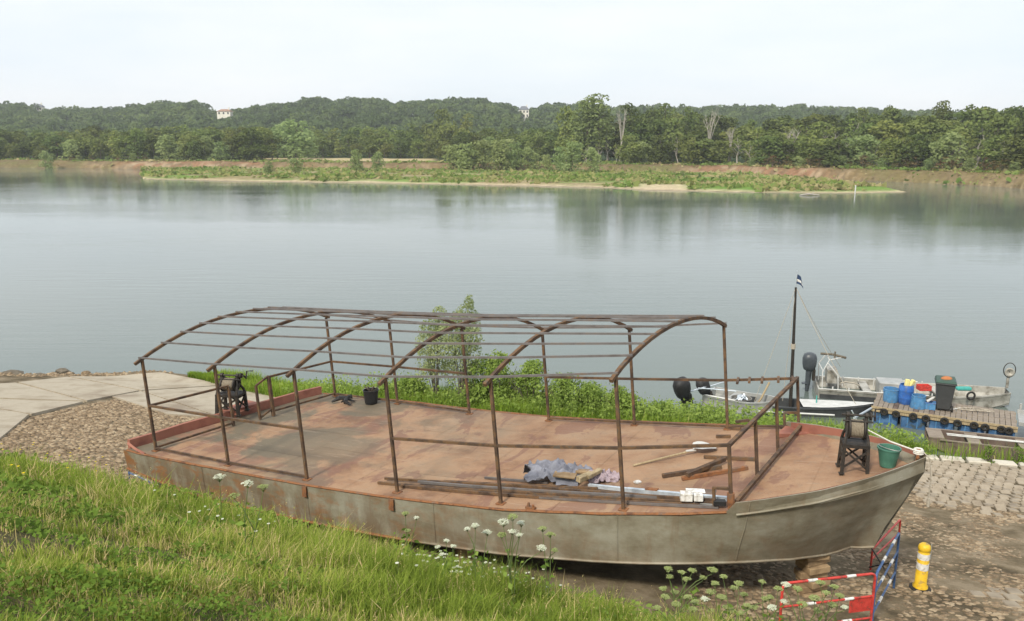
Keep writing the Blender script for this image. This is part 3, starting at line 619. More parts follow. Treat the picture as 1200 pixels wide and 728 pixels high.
ONES = ['first', 'second', 'third', 'fourth', 'fifth', 'sixth', 'seventh', 'eighth', 'ninth', 'tenth', 'eleventh', 'twelfth', 'thirteenth', 'fourteenth', 'fifteenth', 'sixteenth', 'seventeenth', 'eighteenth', 'nineteenth', 'twentieth'] + ['twenty ' + q for q in ('first', 'second', 'third', 'fourth', 'fifth', 'sixth', 'seventh', 'eighth', 'ninth')] + ['thirtieth'] + ['thirty ' + q for q in ('first', 'second', 'third', 'fourth', 'fifth')]
bygroup = {}
for o in list(COL.objects):
    if o.get('group') and (' row' in o['group'] or 'bank' in o['group']) and o.parent is None: bygroup.setdefault(o['group'], []).append(o)
for g, L in bygroup.items():
    L.sort(key=lambda o: o.location.x / o.location.y)
    for i, o in enumerate(L):
        k = o['label'].split(' in the ')[0] if ' row' in g else o['label']
        o['label'] = (k + ', ' + ONES[i] + ' of its kind from left, ' + g.split(' of the ')[-1]) if ' row' in g else k + ', ' + ONES[i] + ' from the left'
# ------------------------------------------------------------------ slipway surfaces
def onground(pts, h=0): return [gp(x, y, h) for x, y in pts]
def slab(pts, th_, name, mt, sub=10, h=.06):
    Q = [gp(x, y) for x, y in pts]          # quad in the order a b c d
    mb = MB(); n = sub; top = []
    for i in range(n + 1):
        for j in range(n + 1):
            p = Q[0].lerp(Q[1], i / n).lerp(Q[3].lerp(Q[2], i / n), j / n); top.append((p.x, p.y, gzf(p.x, p.y) + h + .012 * vnoise(p.x * .7, p.y * .7, 7)))
    mb.add(top, [(i * (n + 1) + j, (i + 1) * (n + 1) + j, (i + 1) * (n + 1) + j + 1, i * (n + 1) + j + 1) for i in range(n) for j in range(n)])
    rim = [i * (n + 1) for i in range(n + 1)] + [n * (n + 1) + j for j in range(1, n + 1)] + [i * (n + 1) + n for i in range(n - 1, -1, -1)] + [j for j in range(n - 1, 0, -1)]
    k = len(rim); lo = [(top[r][0], top[r][1], top[r][2] - th_) for r in rim]; hi = [top[r] for r in rim]
    mb.add(hi + lo, [(i, (i + 1) % k, k + (i + 1) % k, k + i) for i in range(k)])
    return part(name, mb, mt, ground, 30)
CS = M['concrete']
slab([(-70, 466), (-62, 456), (18, 450.5), (99, 472)], .3, 'concrete_slab', CS)
slab([(-70, 530), (-72, 467), (-2, 482), (34, 488)], .3, 'concrete_slab', CS, 4)
slab([(-68, 468), (97, 473), (37, 487.5), (-1, 481)], .3, 'concrete_slab', CS, 6)
slab([(22, 449.7), (79, 443.5), (163, 459.5), (102, 471.5)], .3, 'concrete_slab', CS)
slab([(82, 443), (187, 438), (262, 452), (166, 459)], .3, 'concrete_slab', CS)
slab([(167, 460), (264, 453), (420, 476), (262, 492)], .3, 'concrete_slab', CS)
slab([(132, 466.5), (165, 460.5), (260, 492.5), (196, 487)], .3, 'concrete_slab', CS, 6)
# setts right of the bow: a regular grid of cut stones, each a part of the ground
U = Vector((.975, -.22)).normalized(); Wv = Vector((.22, .975)).normalized(); O = gp(1085, 538)
rs = random.Random(3); setts = 0; sv = []
for k in range(4):
    mb = MB(); a, b_ = .104 - .004 * k, .130 - .004 * k
    poly = [(-a, -b_ + .02), (-a + .02, -b_), (a - .025, -b_ + .004 * k), (a, -b_ + .025), (a - .004, b_ - .02), (a - .025, b_), (-a + .02, b_ - .003), (-a + .003, b_ - .025)]
    mb.prism(poly, -.12, .0); me = mb.mesh('paving_stone', bevel=.012); me.materials.append(M['sett']); sv.append(me)
cand = []
for i in range(-6, 52):
    for j in range(0, 23):
        if j * .285 > 5.6 + .09 * i + rs.uniform(-.5, .4): continue
        x, y = O.x + U.x * (i * .235 + .117 * (j % 2)) - Wv.x * (j * .285 + .36), O.y + U.y * (i * .235 + .117 * (j % 2)) - Wv.y * (j * .285 + .36)
        qx, qy = pxof(x, y, gzf(x, y))
        if rs.random() < .02 or qx > 1700 or qx < 1050: continue
        cand.append(((x * x + y * y) if qx < 1240 else 9999, x, y))
cand.sort(); rest = MB()
for k, (_, x, y) in enumerate(cand):
    z = gzf(x, y) + .035 + rs.uniform(-.016, .014); rz_ = math.atan2(U.y, U.x) + rs.uniform(-.06, .06)
    if k < 285:
        o = part('paving_stone', rs.choice(sv), None, ground, loc=(x, y, z), rz=rz_ + rs.choice((0, math.pi)))
        o.rotation_euler.x = -.18 + rs.uniform(-.04, .04); o.rotation_euler.y = .045 + rs.uniform(-.04, .04); o.scale = (rs.uniform(.86, 1.06), rs.uniform(.88, 1.04), 1)
    else: rest.box((x, y, z - .05), (.2 * rs.uniform(.9, 1.05), .25 * rs.uniform(.9, 1.05), .1), M=Matrix.Rotation(rz_, 3, 'Z') @ Matrix.Rotation(-.18 + rs.uniform(-.04, .04), 3, 'X'))
part('paving_stones', rest, M['sett'], ground, kind='stuff', bevel=.015)
for i in range(-3, 18):                  # pale kerb stones along the water side
    x, y = O.x + U.x * (i * .66), O.y + U.y * (i * .66)
    mb = MB(); a = rs.uniform(.28, .315); mb.prism([(-a, -.17), (a, -.16), (a - .01, .15), (-a + .02, .17)], -.3, .0)
    part('kerb_stone', mb, M['kerb'], ground, loc=(x, y, gzf(x, y) + .10 + rs.uniform(-.01, .02)), rz=math.atan2(U.y, U.x) + rs.uniform(-.03, .03), bevel=.025)
# second patch of setts at the bottom right
O2 = gp(1210, 690)
for i in range(-4, 5):
    for j in range(0, 5):
        x, y = O2.x + U.x * (i * .235 + .117 * (j % 2)) - Wv.x * j * .285, O2.y + U.y * (i * .235 + .117 * (j % 2)) - Wv.y * j * .285
        if rs.random() < .5 or len(cand) < 0: continue
        if i > -3 and j > 3: continue
        o = part('paving_stone', rs.choice(sv), None, ground, loc=(x, y, gzf(x, y) + .02 + rs.uniform(-.015, .012)), rz=math.atan2(U.y, U.x) + rs.uniform(-.08, .08)); o.scale = (1, 1, 1); o.rotation_euler.x = -.18
# irregular cobbles set in the mud
def cobbles(name, test, x0, x1, y0, y1, size, n, seed, label, prot=.5):
    rng = np.random.default_rng(seed); X = rng.uniform(x0, x1, n * 4); Y = rng.uniform(y0, y1, n * 4); ok = test(X, Y); X, Y = X[ok][:n], Y[ok][:n]; n = len(X)
    if n == 0: return
    # thin out close neighbours on a grid
    g = set(); kp = []
    for i, (a, b_) in enumerate(zip(X, Y)):
        q = (int(a / size * 1.05), int(b_ / size * 1.35))
        if q in g: continue
        g.add(q); kp.append(i)
    X, Y = X[kp], Y[kp]; n = len(X)
    Z = gz(X, Y) - .01
    lev = [(1.0, -.03), (.96, .02), (.62, .05)]; K = 7; V = []
    for r_, z_ in lev:
        for k in range(K):
            a = 2 * math.pi * k / K + rng.uniform(0, 6.28, 1)[0] * 0; rj = rng.uniform(.75, 1.15, n) * size * .5 * r_
            V.append(np.stack([X + math.cos(a) * rj * 1.15, Y + math.sin(a) * rj * .85, Z + z_ * prot + rng.uniform(-.008, .008, n)], 1))
    V.append(np.stack([X, Y, Z + .06 * prot], 1)); V = np.stack(V, 1); m_ = 3 * K + 1
    F = []
    for l in range(2):
        for k in range(K): F.append((l * K + k, l * K + (k + 1) % K, (l + 1) * K + (k + 1) % K, (l + 1) * K + k))
    for k in range(0, K): F.append((2 * K + k, 2 * K + (k + 1) % K, m_ - 1, m_ - 1))
    Fq = np.array([f for f in F if f[2] != f[3]]); Ft = np.array([f[:3] for f in F if f[2] == f[3]])
    base = (np.arange(n) * m_)[:, None, None]
    Vf = V.reshape(-1, 3); me = bpy.data.meshes.new(name)
    quads = (base + Fq[None]).reshape(-1, 4); tris = (base + Ft[None]).reshape(-1, 3)
    tris4 = np.concatenate([tris, tris[:, :1]], 1)
    loops = np.concatenate([quads.ravel(), tris.ravel()]); starts = np.concatenate([np.arange(len(quads)) * 4, len(quads) * 4 + np.arange(len(tris)) * 3])
    me.vertices.add(len(Vf)); me.vertices.foreach_set('co', Vf.astype(np.float32).ravel()); me.loops.add(len(loops)); me.loops.foreach_set('vertex_index', loops.astype(np.int32))
    me.polygons.add(len(starts)); me.polygons.foreach_set('loop_start', starts.astype(np.int32)); me.polygons.foreach_set('use_smooth', np.ones(len(starts), bool)); me.update(calc_edges=True)
    me.materials.append(M['cobble']); o = part(name, me, None, ground, kind='stuff'); return o
def inleft(X, Y):
    x, y = pxof(X, Y, gz(X, Y)); d = (X - TO[0]) * TN[0] + (Y - TO[1]) * TN[1]
    top = np.interp(x, [-80, 0, 100, 135, 165, 230, 262, 420, 500], [530, 499, 475, 469, 476, 489, 494, 478, 490]); return (y > top) & (d < .2) & (X < -4.5) & (x > -90)
cobbles('cobbles', inleft, -20, -4, 12, 28, .135, 34000, 4, '', .75)
def inright(X, Y):
    d = (X - TO[0]) * TN[0] + (Y - TO[1]) * TN[1]
    sx_ = (X - O.x) * U.x + (Y - O.y) * U.y; sy_ = -((X - O.x) * Wv.x + (Y - O.y) * Wv.y)
    return (d < .1) & ~((sx_ > -1.4) & (sy_ < 5.6 + .4 * sx_ ) & (sy_ > -.4)) & (sy_ > .2) & (X > 2.5) & (fbm(X * .9, Y * .9, 71) > .47) 
cobbles('cobbles', inright, 2.5, 14, 7, 21, .10, 15000, 8, '', .34)
# rocks at the left water's edge
for i, (px, py, s_, lb) in enumerate(((14, 441, .42, 'dark brown boulder at the left water edge'), (-5, 444, .3, 'small dark rock at the far left water edge'), (45, 441, .22, 'pale flat stone just right of the dark boulder'), (82, 438.5, .16, 'small pale stone left of the driftwood lump'), (74, 436, .26, 'dark driftwood lump in the shallows'), (30, 443, .15, 'little stone touching the dark boulder'), (101, 437.5, .16, 'pale stone at the top corner of the concrete'), (60, 439.5, .2, 'brown pebble pile in the middle of the shore edge'))):
    P = up(px, py, .05); mb = MB(); bm = bmesh.new(); bmesh.ops.create_icosphere(bm, subdivisions=2, radius=s_)
    rr_ = random.Random(i); q = [Vector((rr_.uniform(-1, 1), rr_.uniform(-1, 1), rr_.uniform(-1, 1))).normalized() for _ in range(7)]
    for v in bm.verts:
        for d in q:
            e = v.co.dot(d) - s_ * .72
            if e > 0: v.co -= d * e
        v.co.z *= .65; v.co.x *= 1.3
    me = bpy.data.meshes.new('rock'); bm.to_mesh(me); bm.free(); me.materials.append(M['bark'] if 'dark' in lb else M['cobble'])
    tag(part('rock', me, None, loc=P), lb, 'rock')
rngp = np.random.default_rng(3); Xp = rngp.uniform(-24, -13.6, 500); Yp = shore(Xp) - rngp.uniform(-.35, .9, 500)
bmv, bmf = [], []
for x, y in zip(Xp, Yp):
    s_ = rngp.uniform(.03, .10); z = gzf(x, y) + s_ * .3; k = len(bmv)
    for a in range(5): bmv.append((x + s_ * math.cos(a * 1.257) * rngp.uniform(.8, 1.3), y + s_ * math.sin(a * 1.257), z - s_ * .3))
    bmv.append((x, y, z + s_ * .35)); bmf += [(k + a, k + (a + 1) % 5, k + 5) for a in range(5)]
mb = MB().add(bmv, bmf); o = part('shore_pebbles', mb, M['cobble'], kind='stuff'); tag(o, 'pebbles and gravel along the left water edge beyond the concrete', 'gravel')

# ------------------------------------------------------------------ the barge
BX, BY_, BTH = -1.3, 14.0, -.5
AX = Vector((math.cos(BTH), math.sin(BTH))); AN = Vector((-AX.y, AX.x))
def dz(s): return 3.8 + .09 * s + .006 * s * s
def bw(s, t, h=0): return Vector((BX + AX.x * s + AN.x * t, BY_ + AX.y * s + AN.y * t, dz(s) + h))
def dk(px, py, h=0):                   # photo point on the deck -> (s, t)
    z = 3.8
    for _ in range(30):
        P = up(px, py, z); dx, dy = P.x - BX, P.y - BY_; s = dx * AX.x + dy * AX.y; t = dx * AN.x + dy * AN.y; z = dz(s) + h
    return s, t
def dkw(px, py, h=0): return bw(*dk(px, py, h), h)
NE = np.array([(-5.55, -2.48), (-5.16, -2.5), (-2.8, -2.44), (-1, -2.45), (.8, -2.42), (2.6, -2.35), (4, -2.16), (5.07, -1.95), (5.8, -1.74), (6.11, -1.63), (6.67, -1.33), (7.22, -.84), (7.6, -.38), (7.82, -.06)])
FE = np.array([(-5.55, 2.0), (-4.3, 2.12), (-2.58, 2.16), (-.6, 2.05), (1.27, 1.95), (3, 1.95), (4.7, 1.93), (5.6, 1.84), (6.18, 1.55), (6.79, 1.17), (7.3, .73), (7.6, .35), (7.82, .06)])
def tn(s): return float(np.interp(s, NE[:, 0], NE[:, 1]))
def tf(s): return float(np.interp(s, FE[:, 0], FE[:, 1]))
def skew(s, t): return .2 * min(1, max(0, (-2 - s) / 3.5)) * (t + 2.45)
def hp(s, t, z): return (s + skew(s, t), t, z)
BD = lambda s: float(np.interp(s, [-5.55, -5, -4, -3, 0, 3, 4, 5, 5.5, 6, 6.5, 6.8, 7.1, 7.3, 7.6, 7.82], [.42, .47, .62, .66, .70, .73, .745, .76, .81, .89, 1.01, 1.10, 1.20, 1.25, 1.29, 1.27]))
TOPH = lambda s: float(np.interp(s, [-5.55, 5.62, 5.72, 6.2, 7.82], [0, 0, .12, .15, .19]))
barge = thing('river_barge', 'long unfinished flat steel barge with red deck and rusty canopy frame on the slipway', 'barge', (BX, BY_, 0), BTH)
SS = np.concatenate([np.arange(-5.55, 5.6, .35), [5.62, 5.72], np.arange(5.9, 7.8, .16), [7.82]])
mb = MB(); rings = []
for s in SS:
    a, f = tn(s), tf(s); d = BD(s); top = dz(s) + TOPH(s); zb = dz(s) - d; k = float(ss(4.6, 7.82, s)); c = (a + f) / 2; fl = .06 + .30 * k * max(0, 1)
    w = (f - a) / 2; wc = max(.02, w - fl - .1 * k); wm = max(.03, w - fl * .35); sb = -.52 * k
    rings.append([hp(s, a + .035, dz(s) - .03), hp(s, a + .035, top), hp(s, a, top), (s + sb * .35 + skew(s, a), c - wm - (0), lerp(top, zb, .42)), (s + sb * .8 + skew(s, a), c - lerp(wm, wc, .6), lerp(top, zb, .78)), (s + sb + skew(s, a), c - wc, zb),
                  (s + sb + skew(s, f), c + wc, zb), (s + sb * .8 + skew(s, f), c + lerp(wm, wc, .6), lerp(top, zb, .78)), (s + sb * .35 + skew(s, f), c + wm, lerp(top, zb, .42)), hp(s, f, top), hp(s, f - .035, top), hp(s, f - .035, dz(s) - .03)])
n = 12; mb.add([v for r in rings for v in r], [(i * n + k, i * n + k + 1, (i + 1) * n + k + 1, (i + 1) * n + k) for i in range(len(rings) - 1) for k in range(n - 1)])
mb.add(rings[0], [tuple(range(n))]); mb.add(rings[-1], [tuple(range(n))])
part('hull', mb, M['hull'], barge, 40)
def surf(s0, s1, u0, u1, h, ns=4, nu=2, inset=.045):
    mb = MB(); vs = []
    for i in range(ns + 1):
        s = lerp(s0, s1, i / ns); a = tn(s) + inset; f = max(a + .02, tf(s) - inset)
        for j in range(nu + 1):
            t = lerp(a, f, lerp(u0, u1, j / nu)); vs.append((s + skew(s, t), t, dz(s) + h + .004 * vnoise(s * 2, t * 2, 4)))
    return mb.add(vs, [(i * (nu + 1) + j, (i + 1) * (nu + 1) + j, (i + 1) * (nu + 1) + j + 1, i * (nu + 1) + j + 1) for i in range(ns) for j in range(nu)])
part('deck_underlay', surf(-5.5, 7.78, 0, 1, -.013, 50, 3), M['deck'], barge)
edges = [-5.5, -3.9, -2.1, -.3, 1.5, 3.3, 5.1, 6.5, 7.76]
for i in range(len(edges) - 1):
    cuts = [0, .34, .67, 1] if i % 2 == 0 else [0, .22, .5, .78, 1]
    if i == len(edges) - 2: cuts = [0, .5, 1]
    for j in range(len(cuts) - 1):
        part('deck_plate', surf(edges[i] + .003, edges[i + 1] - .003, cuts[j] + .0007, cuts[j + 1] - .0007, -.008, 6, 3), M['deck'], barge)
# rusty lip along both deck edges, in welded lengths
for side, fn in ((-1, tn), (1, tf)):
    L = [-5.45 + .35 * i for i in range(32)] + [5.62]
    for q in range(0, len(L) - 1, 6):
        seg = L[q:q + 7]
        if len(seg) > 1: part('edge_strip', MB().path([(s + skew(s, fn(s)), fn(s) + side * -.012, dz(s) - .005 - .006 * random.random()) for s in seg], .027, 6, flat=.7), M['orange_rust'], barge)
# pale chine moulding, bow rubbing strake
def chp(s, side):
    i = int(np.argmin(abs(SS - s))); v = rings[i][5 if side < 0 else 6]; return (v[0], v[1] + side * .012, v[2] + .012)
part('chine_strip', MB().path([chp(s, -1) for s in SS if s > 1.0], .02, 6), M['hull'], barge); part('chine_strip', MB().path([chp(s, -1) for s in SS if s <= 1.1], .022, 6), M['orange_rust'], barge)
part('chine_strip', MB().path([chp(s, 1) for s in SS], .02, 6), M['hull'], barge)
pts = []
for s in np.arange(5.75, 7.75, .14):
    k = float(ss(4.6, 7.82, s)); pts.append((s - .03 * k, tn(s) - .008 + .035 * k, dz(s) + TOPH(s) - .17))
part('rubbing_strake', MB().path(pts, .017, 6), M['galv'] if False else M['hull'], barge)
pts = [(s + .0, tf(s) + .01, dz(s) + TOPH(s) - .17) for s in np.arange(5.9, 7.75, .16)]; part('rubbing_strake', MB().path(pts, .02, 6), M['concrete'], barge)
for q_ in (-3.3, -.9, 1.6, 4.1, 5.9):
    i = int(np.argmin(abs(SS - q_))); part('weld_seam', MB().path([Vector(rings[i][k]) + Vector((0, -.002, 0)) for k in (2, 3, 4, 5)], .010, 5), M['hull'], barge)
# red inner bulwark lining at the bow (far side) and the closing piece
for fn, sg in ((tf, -1), (tn, 1)):
    mb = MB(); vs = []
    SB = [5.8, 6.0, 6.3, 6.6, 6.9, 7.2, 7.5, 7.7]
    for s in SB:
        for h in (-.01, TOPH(s) + .004): vs.append((s, fn(s) + sg * .04, dz(s) + h))
    mb.add(vs, [(2 * i, 2 * i + 2, 2 * i + 3, 2 * i + 1) for i in range(len(SB) - 1)]); part('bulwark_lining', mb, M['bulwark'], barge)
mb = MB(); a = (5.72, tf(5.72) - .04, dz(5.72) + .13); mb.prism([(5.66, tf(5.7) - .55), (6.15, tf(6.1) - .05), (5.72, tf(5.7) - .02)], dz(5.8) - .01, dz(5.9) + .035); part('bow_step_plate', mb, M['bulwark'], barge)
# stern bulwark with its low shelf that carries the stern winch
def sp_(t, off=0): s = -5.5; return s + skew(s, t) + off
tt_ = np.linspace(-2.4, 1.95, 9); mb = MB(); vs = []
for t_ in tt_:
    x = sp_(t_, -.03 - (.06 if abs(t_) < 1.6 else 0)); z = dz(-5.4)
    for dx, h in ((.07, -.05), (.07, .17), (0, .17), (0, -.1)): vs.append((x + dx, t_, z + h))
mb.add(vs, [(4 * i + k, 4 * i + 4 + k, 4 * i + 4 + (k + 1) % 4, 4 * i + (k + 1) % 4) for i in range(len(tt_) - 1) for k in range(4)] + [(0, 1, 2, 3), tuple(len(vs) - 4 + k for k in (3, 2, 1, 0))]); part('stern_bulwark', mb, M['bulwark'], barge)
mb = MB(); x = sp_(.2); mb.box((x - .24, .15, dz(-5.5) + .10), (.5, .75, .05)); part('winch_shelf', mb, M['bulwark'], barge)
mb = MB(); z = dz(-5.4); mb.path([(sp_(-2.42, .05), -2.44, z + .12), (-5.2, -2.47, z + .06), (-4.95, -2.47, z + .01)], .03, 4); part('stern_corner', mb, M['bulwark'], barge)
# rust brackets on the side
for px, py in ((354, 578), (461, 590)):
    s, t_ = dk(px, py - 8); mb = MB(); mb.prism([(-.045, -.02), (.045, -.02), (.045, .0), (-.045, .0)], -.2, -.02); part('side_bracket', mb, M['orange_rust'], barge, loc=(s, tn(s) - .012, dz(s)))
mb = MB(); s = 3.0; mb.box((s, tn(s) + .06, dz(s) + .02), (.14, .07, .03)); mb.tube((s - .03, tn(s) + .06, dz(s)), (s - .03, tn(s) + .06, dz(s) + .09), .02); mb.tube((s + .04, tn(s) + .06, dz(s)), (s + .04, tn(s) + .06, dz(s) + .07), .018); part('cleat', mb, M['orange_rust'], barge)
# canopy frame
NP = [(-4.90, -2.26), (-3.01, -2.24), (-1.16, -2.25), (.67, -2.22), (2.48, -2.16), (4.28, -1.96)]; NH = [1.73, 1.78, 1.82, 1.79, 1.83, 1.86]
FP = [(-4.11, 1.87), (-2.38, 1.89), (-.44, 1.71), (1.37, 1.68), (3.09, 1.71), (4.78, 1.66)]; FH = [1.80, 1.78, 1.76, 1.75, 1.75, 1.79]
C1, C2 = (5.66, -1.69), (5.92, 1.74)
def lp(st, h): return Vector((st[0] - .09 * h, st[1], dz(st[0]) + h))
RF = M['rust_frame']
for (p, h) in list(zip(NP, NH)) + list(zip(FP, FH)): 
    o = part('post', MB().bar(lp(p, -.01), lp(p, h), .043), RF, barge)
    part('foot_plate', MB().box(lp(p, .004), (.12, .12, .012)), M['orange_rust'], barge)
RISE = [.48, .51, .54, .53, .48, .36]
def hoop_pts(i, n=14, over=.14):
    a = lp(NP[i], NH[i]); b_ = lp(FP[i], FH[i]); rise = RISE[i]; pts = []
    for k in range(n + 1):
        q = lerp(-over / 4.1, 1 + .02, k / n); z = rise * (1 - abs(2 * q - 1) ** 2.1) if 0 <= q <= 1 else -.55 * (abs(q - .5) - .5) * 4.1 * .9
        p = a.lerp(b_, q); pts.append(Vector((p.x, p.y, p.z + z + .03)))
    return pts
HO = [hoop_pts(i) for i in range(6)]
for hp_ in HO: part('roof_hoop', MB().path(hp_, .037, 4, phase=math.pi / 4), RF, barge)
def hoop_at(i, q):
    x = q * 14; k = min(13, int(x)); return HO[i][k].lerp(HO[i][k + 1], x - k)
for q in (.028, .13, .22, .31, .40, .49, .58, .66, .74, .86, .985):
    pts = []
    for i in range(6): pts.append(hoop_at(i, q) + Vector((0, 0, .035)))
    a = pts[0] + (pts[0] - pts[1]) * .03; e = pts[-1] + (pts[-1] - pts[-2]) * .02
    part('roof_purlin', MB().path([a] + pts[1:-1] + [e], .021, 4, phase=math.pi / 4), M['purlin'], barge)
def rail(pts, w=.04, name='rail'): return part(name, MB().path([Vector(p) for p in pts], w * .7071, 4, phase=math.pi / 4), RF, barge)
RH = .87
rail([lp(NP[0], RH), lp(NP[1], RH), lp(NP[2], RH)]); rail([lp(NP[0], .05), lp(NP[1], .05), lp(NP[2], .05)], .034, 'lower_rail')
rail([lp(NP[3], RH), lp(NP[4], RH), lp(NP[5], RH), lp(C1, RH)])
rail([lp(FP[0], .8), lp(FP[1], .82), lp(FP[2], .84)]); rail([lp(FP[0], .05), lp(FP[1], .05), lp(FP[2], .05)], .034, 'lower_rail')
rail([lp(FP[3], .86), lp(FP[4], .86), lp(FP[5], .86), lp(C2, .86)]); rail([lp(FP[3], .05), lp(FP[4], .05), lp(FP[5], .05), lp((5.75, 1.73), .05)], .034, 'lower_rail')
for c in (C1, C2): part('post', MB().bar(lp(c, -.01), lp(c, RH), .043), RF, barge)
rail([lp(C1, RH), lp(C2, RH)], .048); rail([lp((5.72, -1.66), .09), lp((5.98, 1.72), .09)], .05, 'lower_rail')
for q in (.33, .64):
    p = (lerp(C1[0], C2[0], q), lerp(C1[1], C2[1], q)); part('post', MB().bar(lp(p, .0), lp(p, RH), .043), RF, barge)
for c, d in ((C1, -1), (C2, -1)):
    p0 = (c[0] - .22, c[1]); part('return_handle', MB().path([lp(p0, 0), lp(p0, .28), lp(c, .28)], .022 * 1.3, 4, phase=math.pi / 4), RF, barge)
part('corner_bracket', MB().tube(lp(C1, .02), lp(C1, .22), .05, 8), M['orange_rust'], barge)
sA, sB, sC = (-4.66, -.6), (-4.45, -.08), (-4.37, .22)
part('stern_post', MB().bar(lp(sA, 0), lp(sA, .82), .045), RF, barge); part('stern_post', MB().bar(lp(sB, 0), lp(sB, .72), .045), RF, barge); part('stern_post', MB().bar(lp(sC, 0), lp(sC, .86), .06), RF, barge)
rail([lp(NP[0], RH), lp(sA, .83)]); rail([lp(NP[0], .06), lp(sA, .06)], .036, 'lower_rail'); rail([lp(sB, .72), lp(sC, .86)], .036); rail([lp(sC, .84), lp(FP[0], .8)]); rail([lp(sC, .1), lp(FP[0], .06)], .036, 'lower_rail'); rail([lp(sB, .03), lp(sC, .16)], .034)
for q, l in ((.18, .3), (.34, .26), (.52, .3), (.74, .28), (.93, .25)):
    p = lp(FP[5], .86).lerp(lp(C2, .86), q); rail([p + Vector((0, 0, .03)), p + Vector((.05, -l, .03))], .04, 'rail_stub')
# oval scar on the deck near the stern
def winch(label, s, t_, rz, zoff=0):
    P = bw(s, t_, zoff); r = thing('hand_winch', label, 'winch', P, rz, 'hand winches on steel stands')
    st = .40; bk = M['black_iron']
    for a in (-1, 1):
        for c in (-1, 1):
            o = part('leg', MB().bar((a * .165, c * .16, -.03), (a * .15, c * .14, st), .042), bk, r); part('foot', MB().box((a * .167, c * .162, .004), (.07, .07, .012)), bk, o)
    mb = MB()
    for a in (-1, 1): mb.bar((a * .15, -.16, st), (a * .15, .16, st), .045); mb.bar((-.16, a * .14, st), (.16, a * .14, st), .045)
    mb.box((0, 0, st + .01), (.30, .28, .015)); part('top_frame', mb, bk, r)
    for a in (-1, 1):
        part('cross_brace', MB().bar((-.16, a * .15, .08), (.155, a * .145, st - .06), .024), bk, r); part('cross_brace', MB().bar((.16, a * .155, .08), (-.155, a * .15, st - .06), .024), bk, r)
        part('cross_brace', MB().bar((a * .16, -.15, .08), (a * .155, .14, st - .06), .022), bk, r); part('cross_brace', MB().bar((a * .163, .15, .08), (a * .158, -.14, st - .06), .022), bk, r)
    for a in (-1, 1):                       # cast A shaped side frames
        x = a * .12; mb = MB()
        mb.path([(x * 1.25, -.15, st + .02), (x * 1.2, -.12, st + .10), (x, -.05, st + .20), (x, -.02, st + .33), (x, .01, st + .42), (x, .05, st + .40), (x, .07, st + .30), (x, .07, st + .18), (x * 1.2, .12, st + .09), (x * 1.25, .15, st + .02)], .02, 6)
        mb.path([(x, -.05, st + .2), (x, .01, st + .16), (x, .07, st + .18)], .016, 6); mb.tube((x - .02, .01, st + .40), (x + .02, .01, st + .40), .04, 10); mb.tube((x - .02, 0, st + .2), (x + .02, 0, st + .2), .045, 10)
        part('side_frame', mb, bk, r, 50)
        R = Matrix.Rotation(math.pi / 2, 3, 'Y'); g = MB(); g.lathe([(.02, -.012), (.145, -.012), (.15, -.006), (.15, .006), (.145, .012), (.02, .012)], (a * .095, 0, st + .21), 20, R); part('drum_flange', g, bk, r, 40)
    g = MB(); R = Matrix.Rotation(math.pi / 2, 3, 'Y'); prof = [(.03, -.085)]
    for i in range(9): prof += [(.115, -.085 + i * .019), (.128, -.076 + i * .019)]
    prof += [(.03, .088)]; g.lathe(prof, (0, 0, st + .21), 22, R); part('rope_drum', g, M['drum'], r, 60)
    g = MB(); g.tube((-.2, .01, st + .40), (.22, .01, st + .40), .016); g.tube((-.19, -.05, st + .33), (.2, -.05, st + .33), .013); part('drive_shaft', g, bk, r)
    g = MB(); g.lathe([(.01, -.012), (.055, -.012), (.055, .012), (.01, .012)], (.17, .01, st + .40), 12, R); part('pinion', g, bk, r)
    g = MB(); g.path([(.22, .01, st + .40), (.235, .03, st + .33), (.235, .08, st + .48), (.33, .08, st + .49)], .012, 6); part('crank', g, bk, r, 50); return r
s, t_ = dk(999, 551); w1 = winch('black hand winch with pale rope drum standing on the bow deck beside the green bucket', s, t_, -.25, 0)
s, t_ = dk(272, 483, .13); w2 = winch('black hand winch on its stand at the stern, seen behind the canopy posts', s, t_, -.15, .13); w2.scale = (1.45, 1.2, 1.0)
# bow post, rope on it
mb = MB(); s = 7.72; mb.bar((s, .02, dz(s)), (s, .02, dz(s) + .27), .05); mb.tube((s, -.1, dz(s) + .2), (s, .14, dz(s) + .2), .02); part('bow_post', mb, M['orange_rust'], barge)
BP = bw(7.72, .02, .24); W0 = w1.matrix_world @ Vector((0, 0, 0)); W0 = Vector(w1.location) + Vector((.10, .0, .62))
mb = MB(); mid = W0.lerp(BP, .5) - Vector((0, 0, .03)); mb.path([W0, mid, BP], .012, 5)
for k in range(3): mb.path([BP + Vector((.05 * math.cos(a), .05 * math.sin(a), -.02 + .022 * k)) for a in np.linspace(0, 6.28, 9)[:-1]], .02, 5, closed=True)
tag(part('mooring_rope', mb, M['white_rope'], smooth=60), 'pale rope running taut from the bow winch to the knot on the bow post', 'rope')
mb = MB(); mb.path([BP + Vector((.06, -.02, 0)), BP + Vector((.13, -.08, -.08)), BP + Vector((.15, -.12, -.35)), BP + Vector((.14, -.12, -.62))], .010, 5); mb.tube(BP + Vector((.14, -.12, -.62)), BP + Vector((.145, -.12, -.74)), .02)
tag(part('hanging_rope', mb, M['rope'], smooth=60), 'loose rope end hanging down outside the bow tip', 'rope')
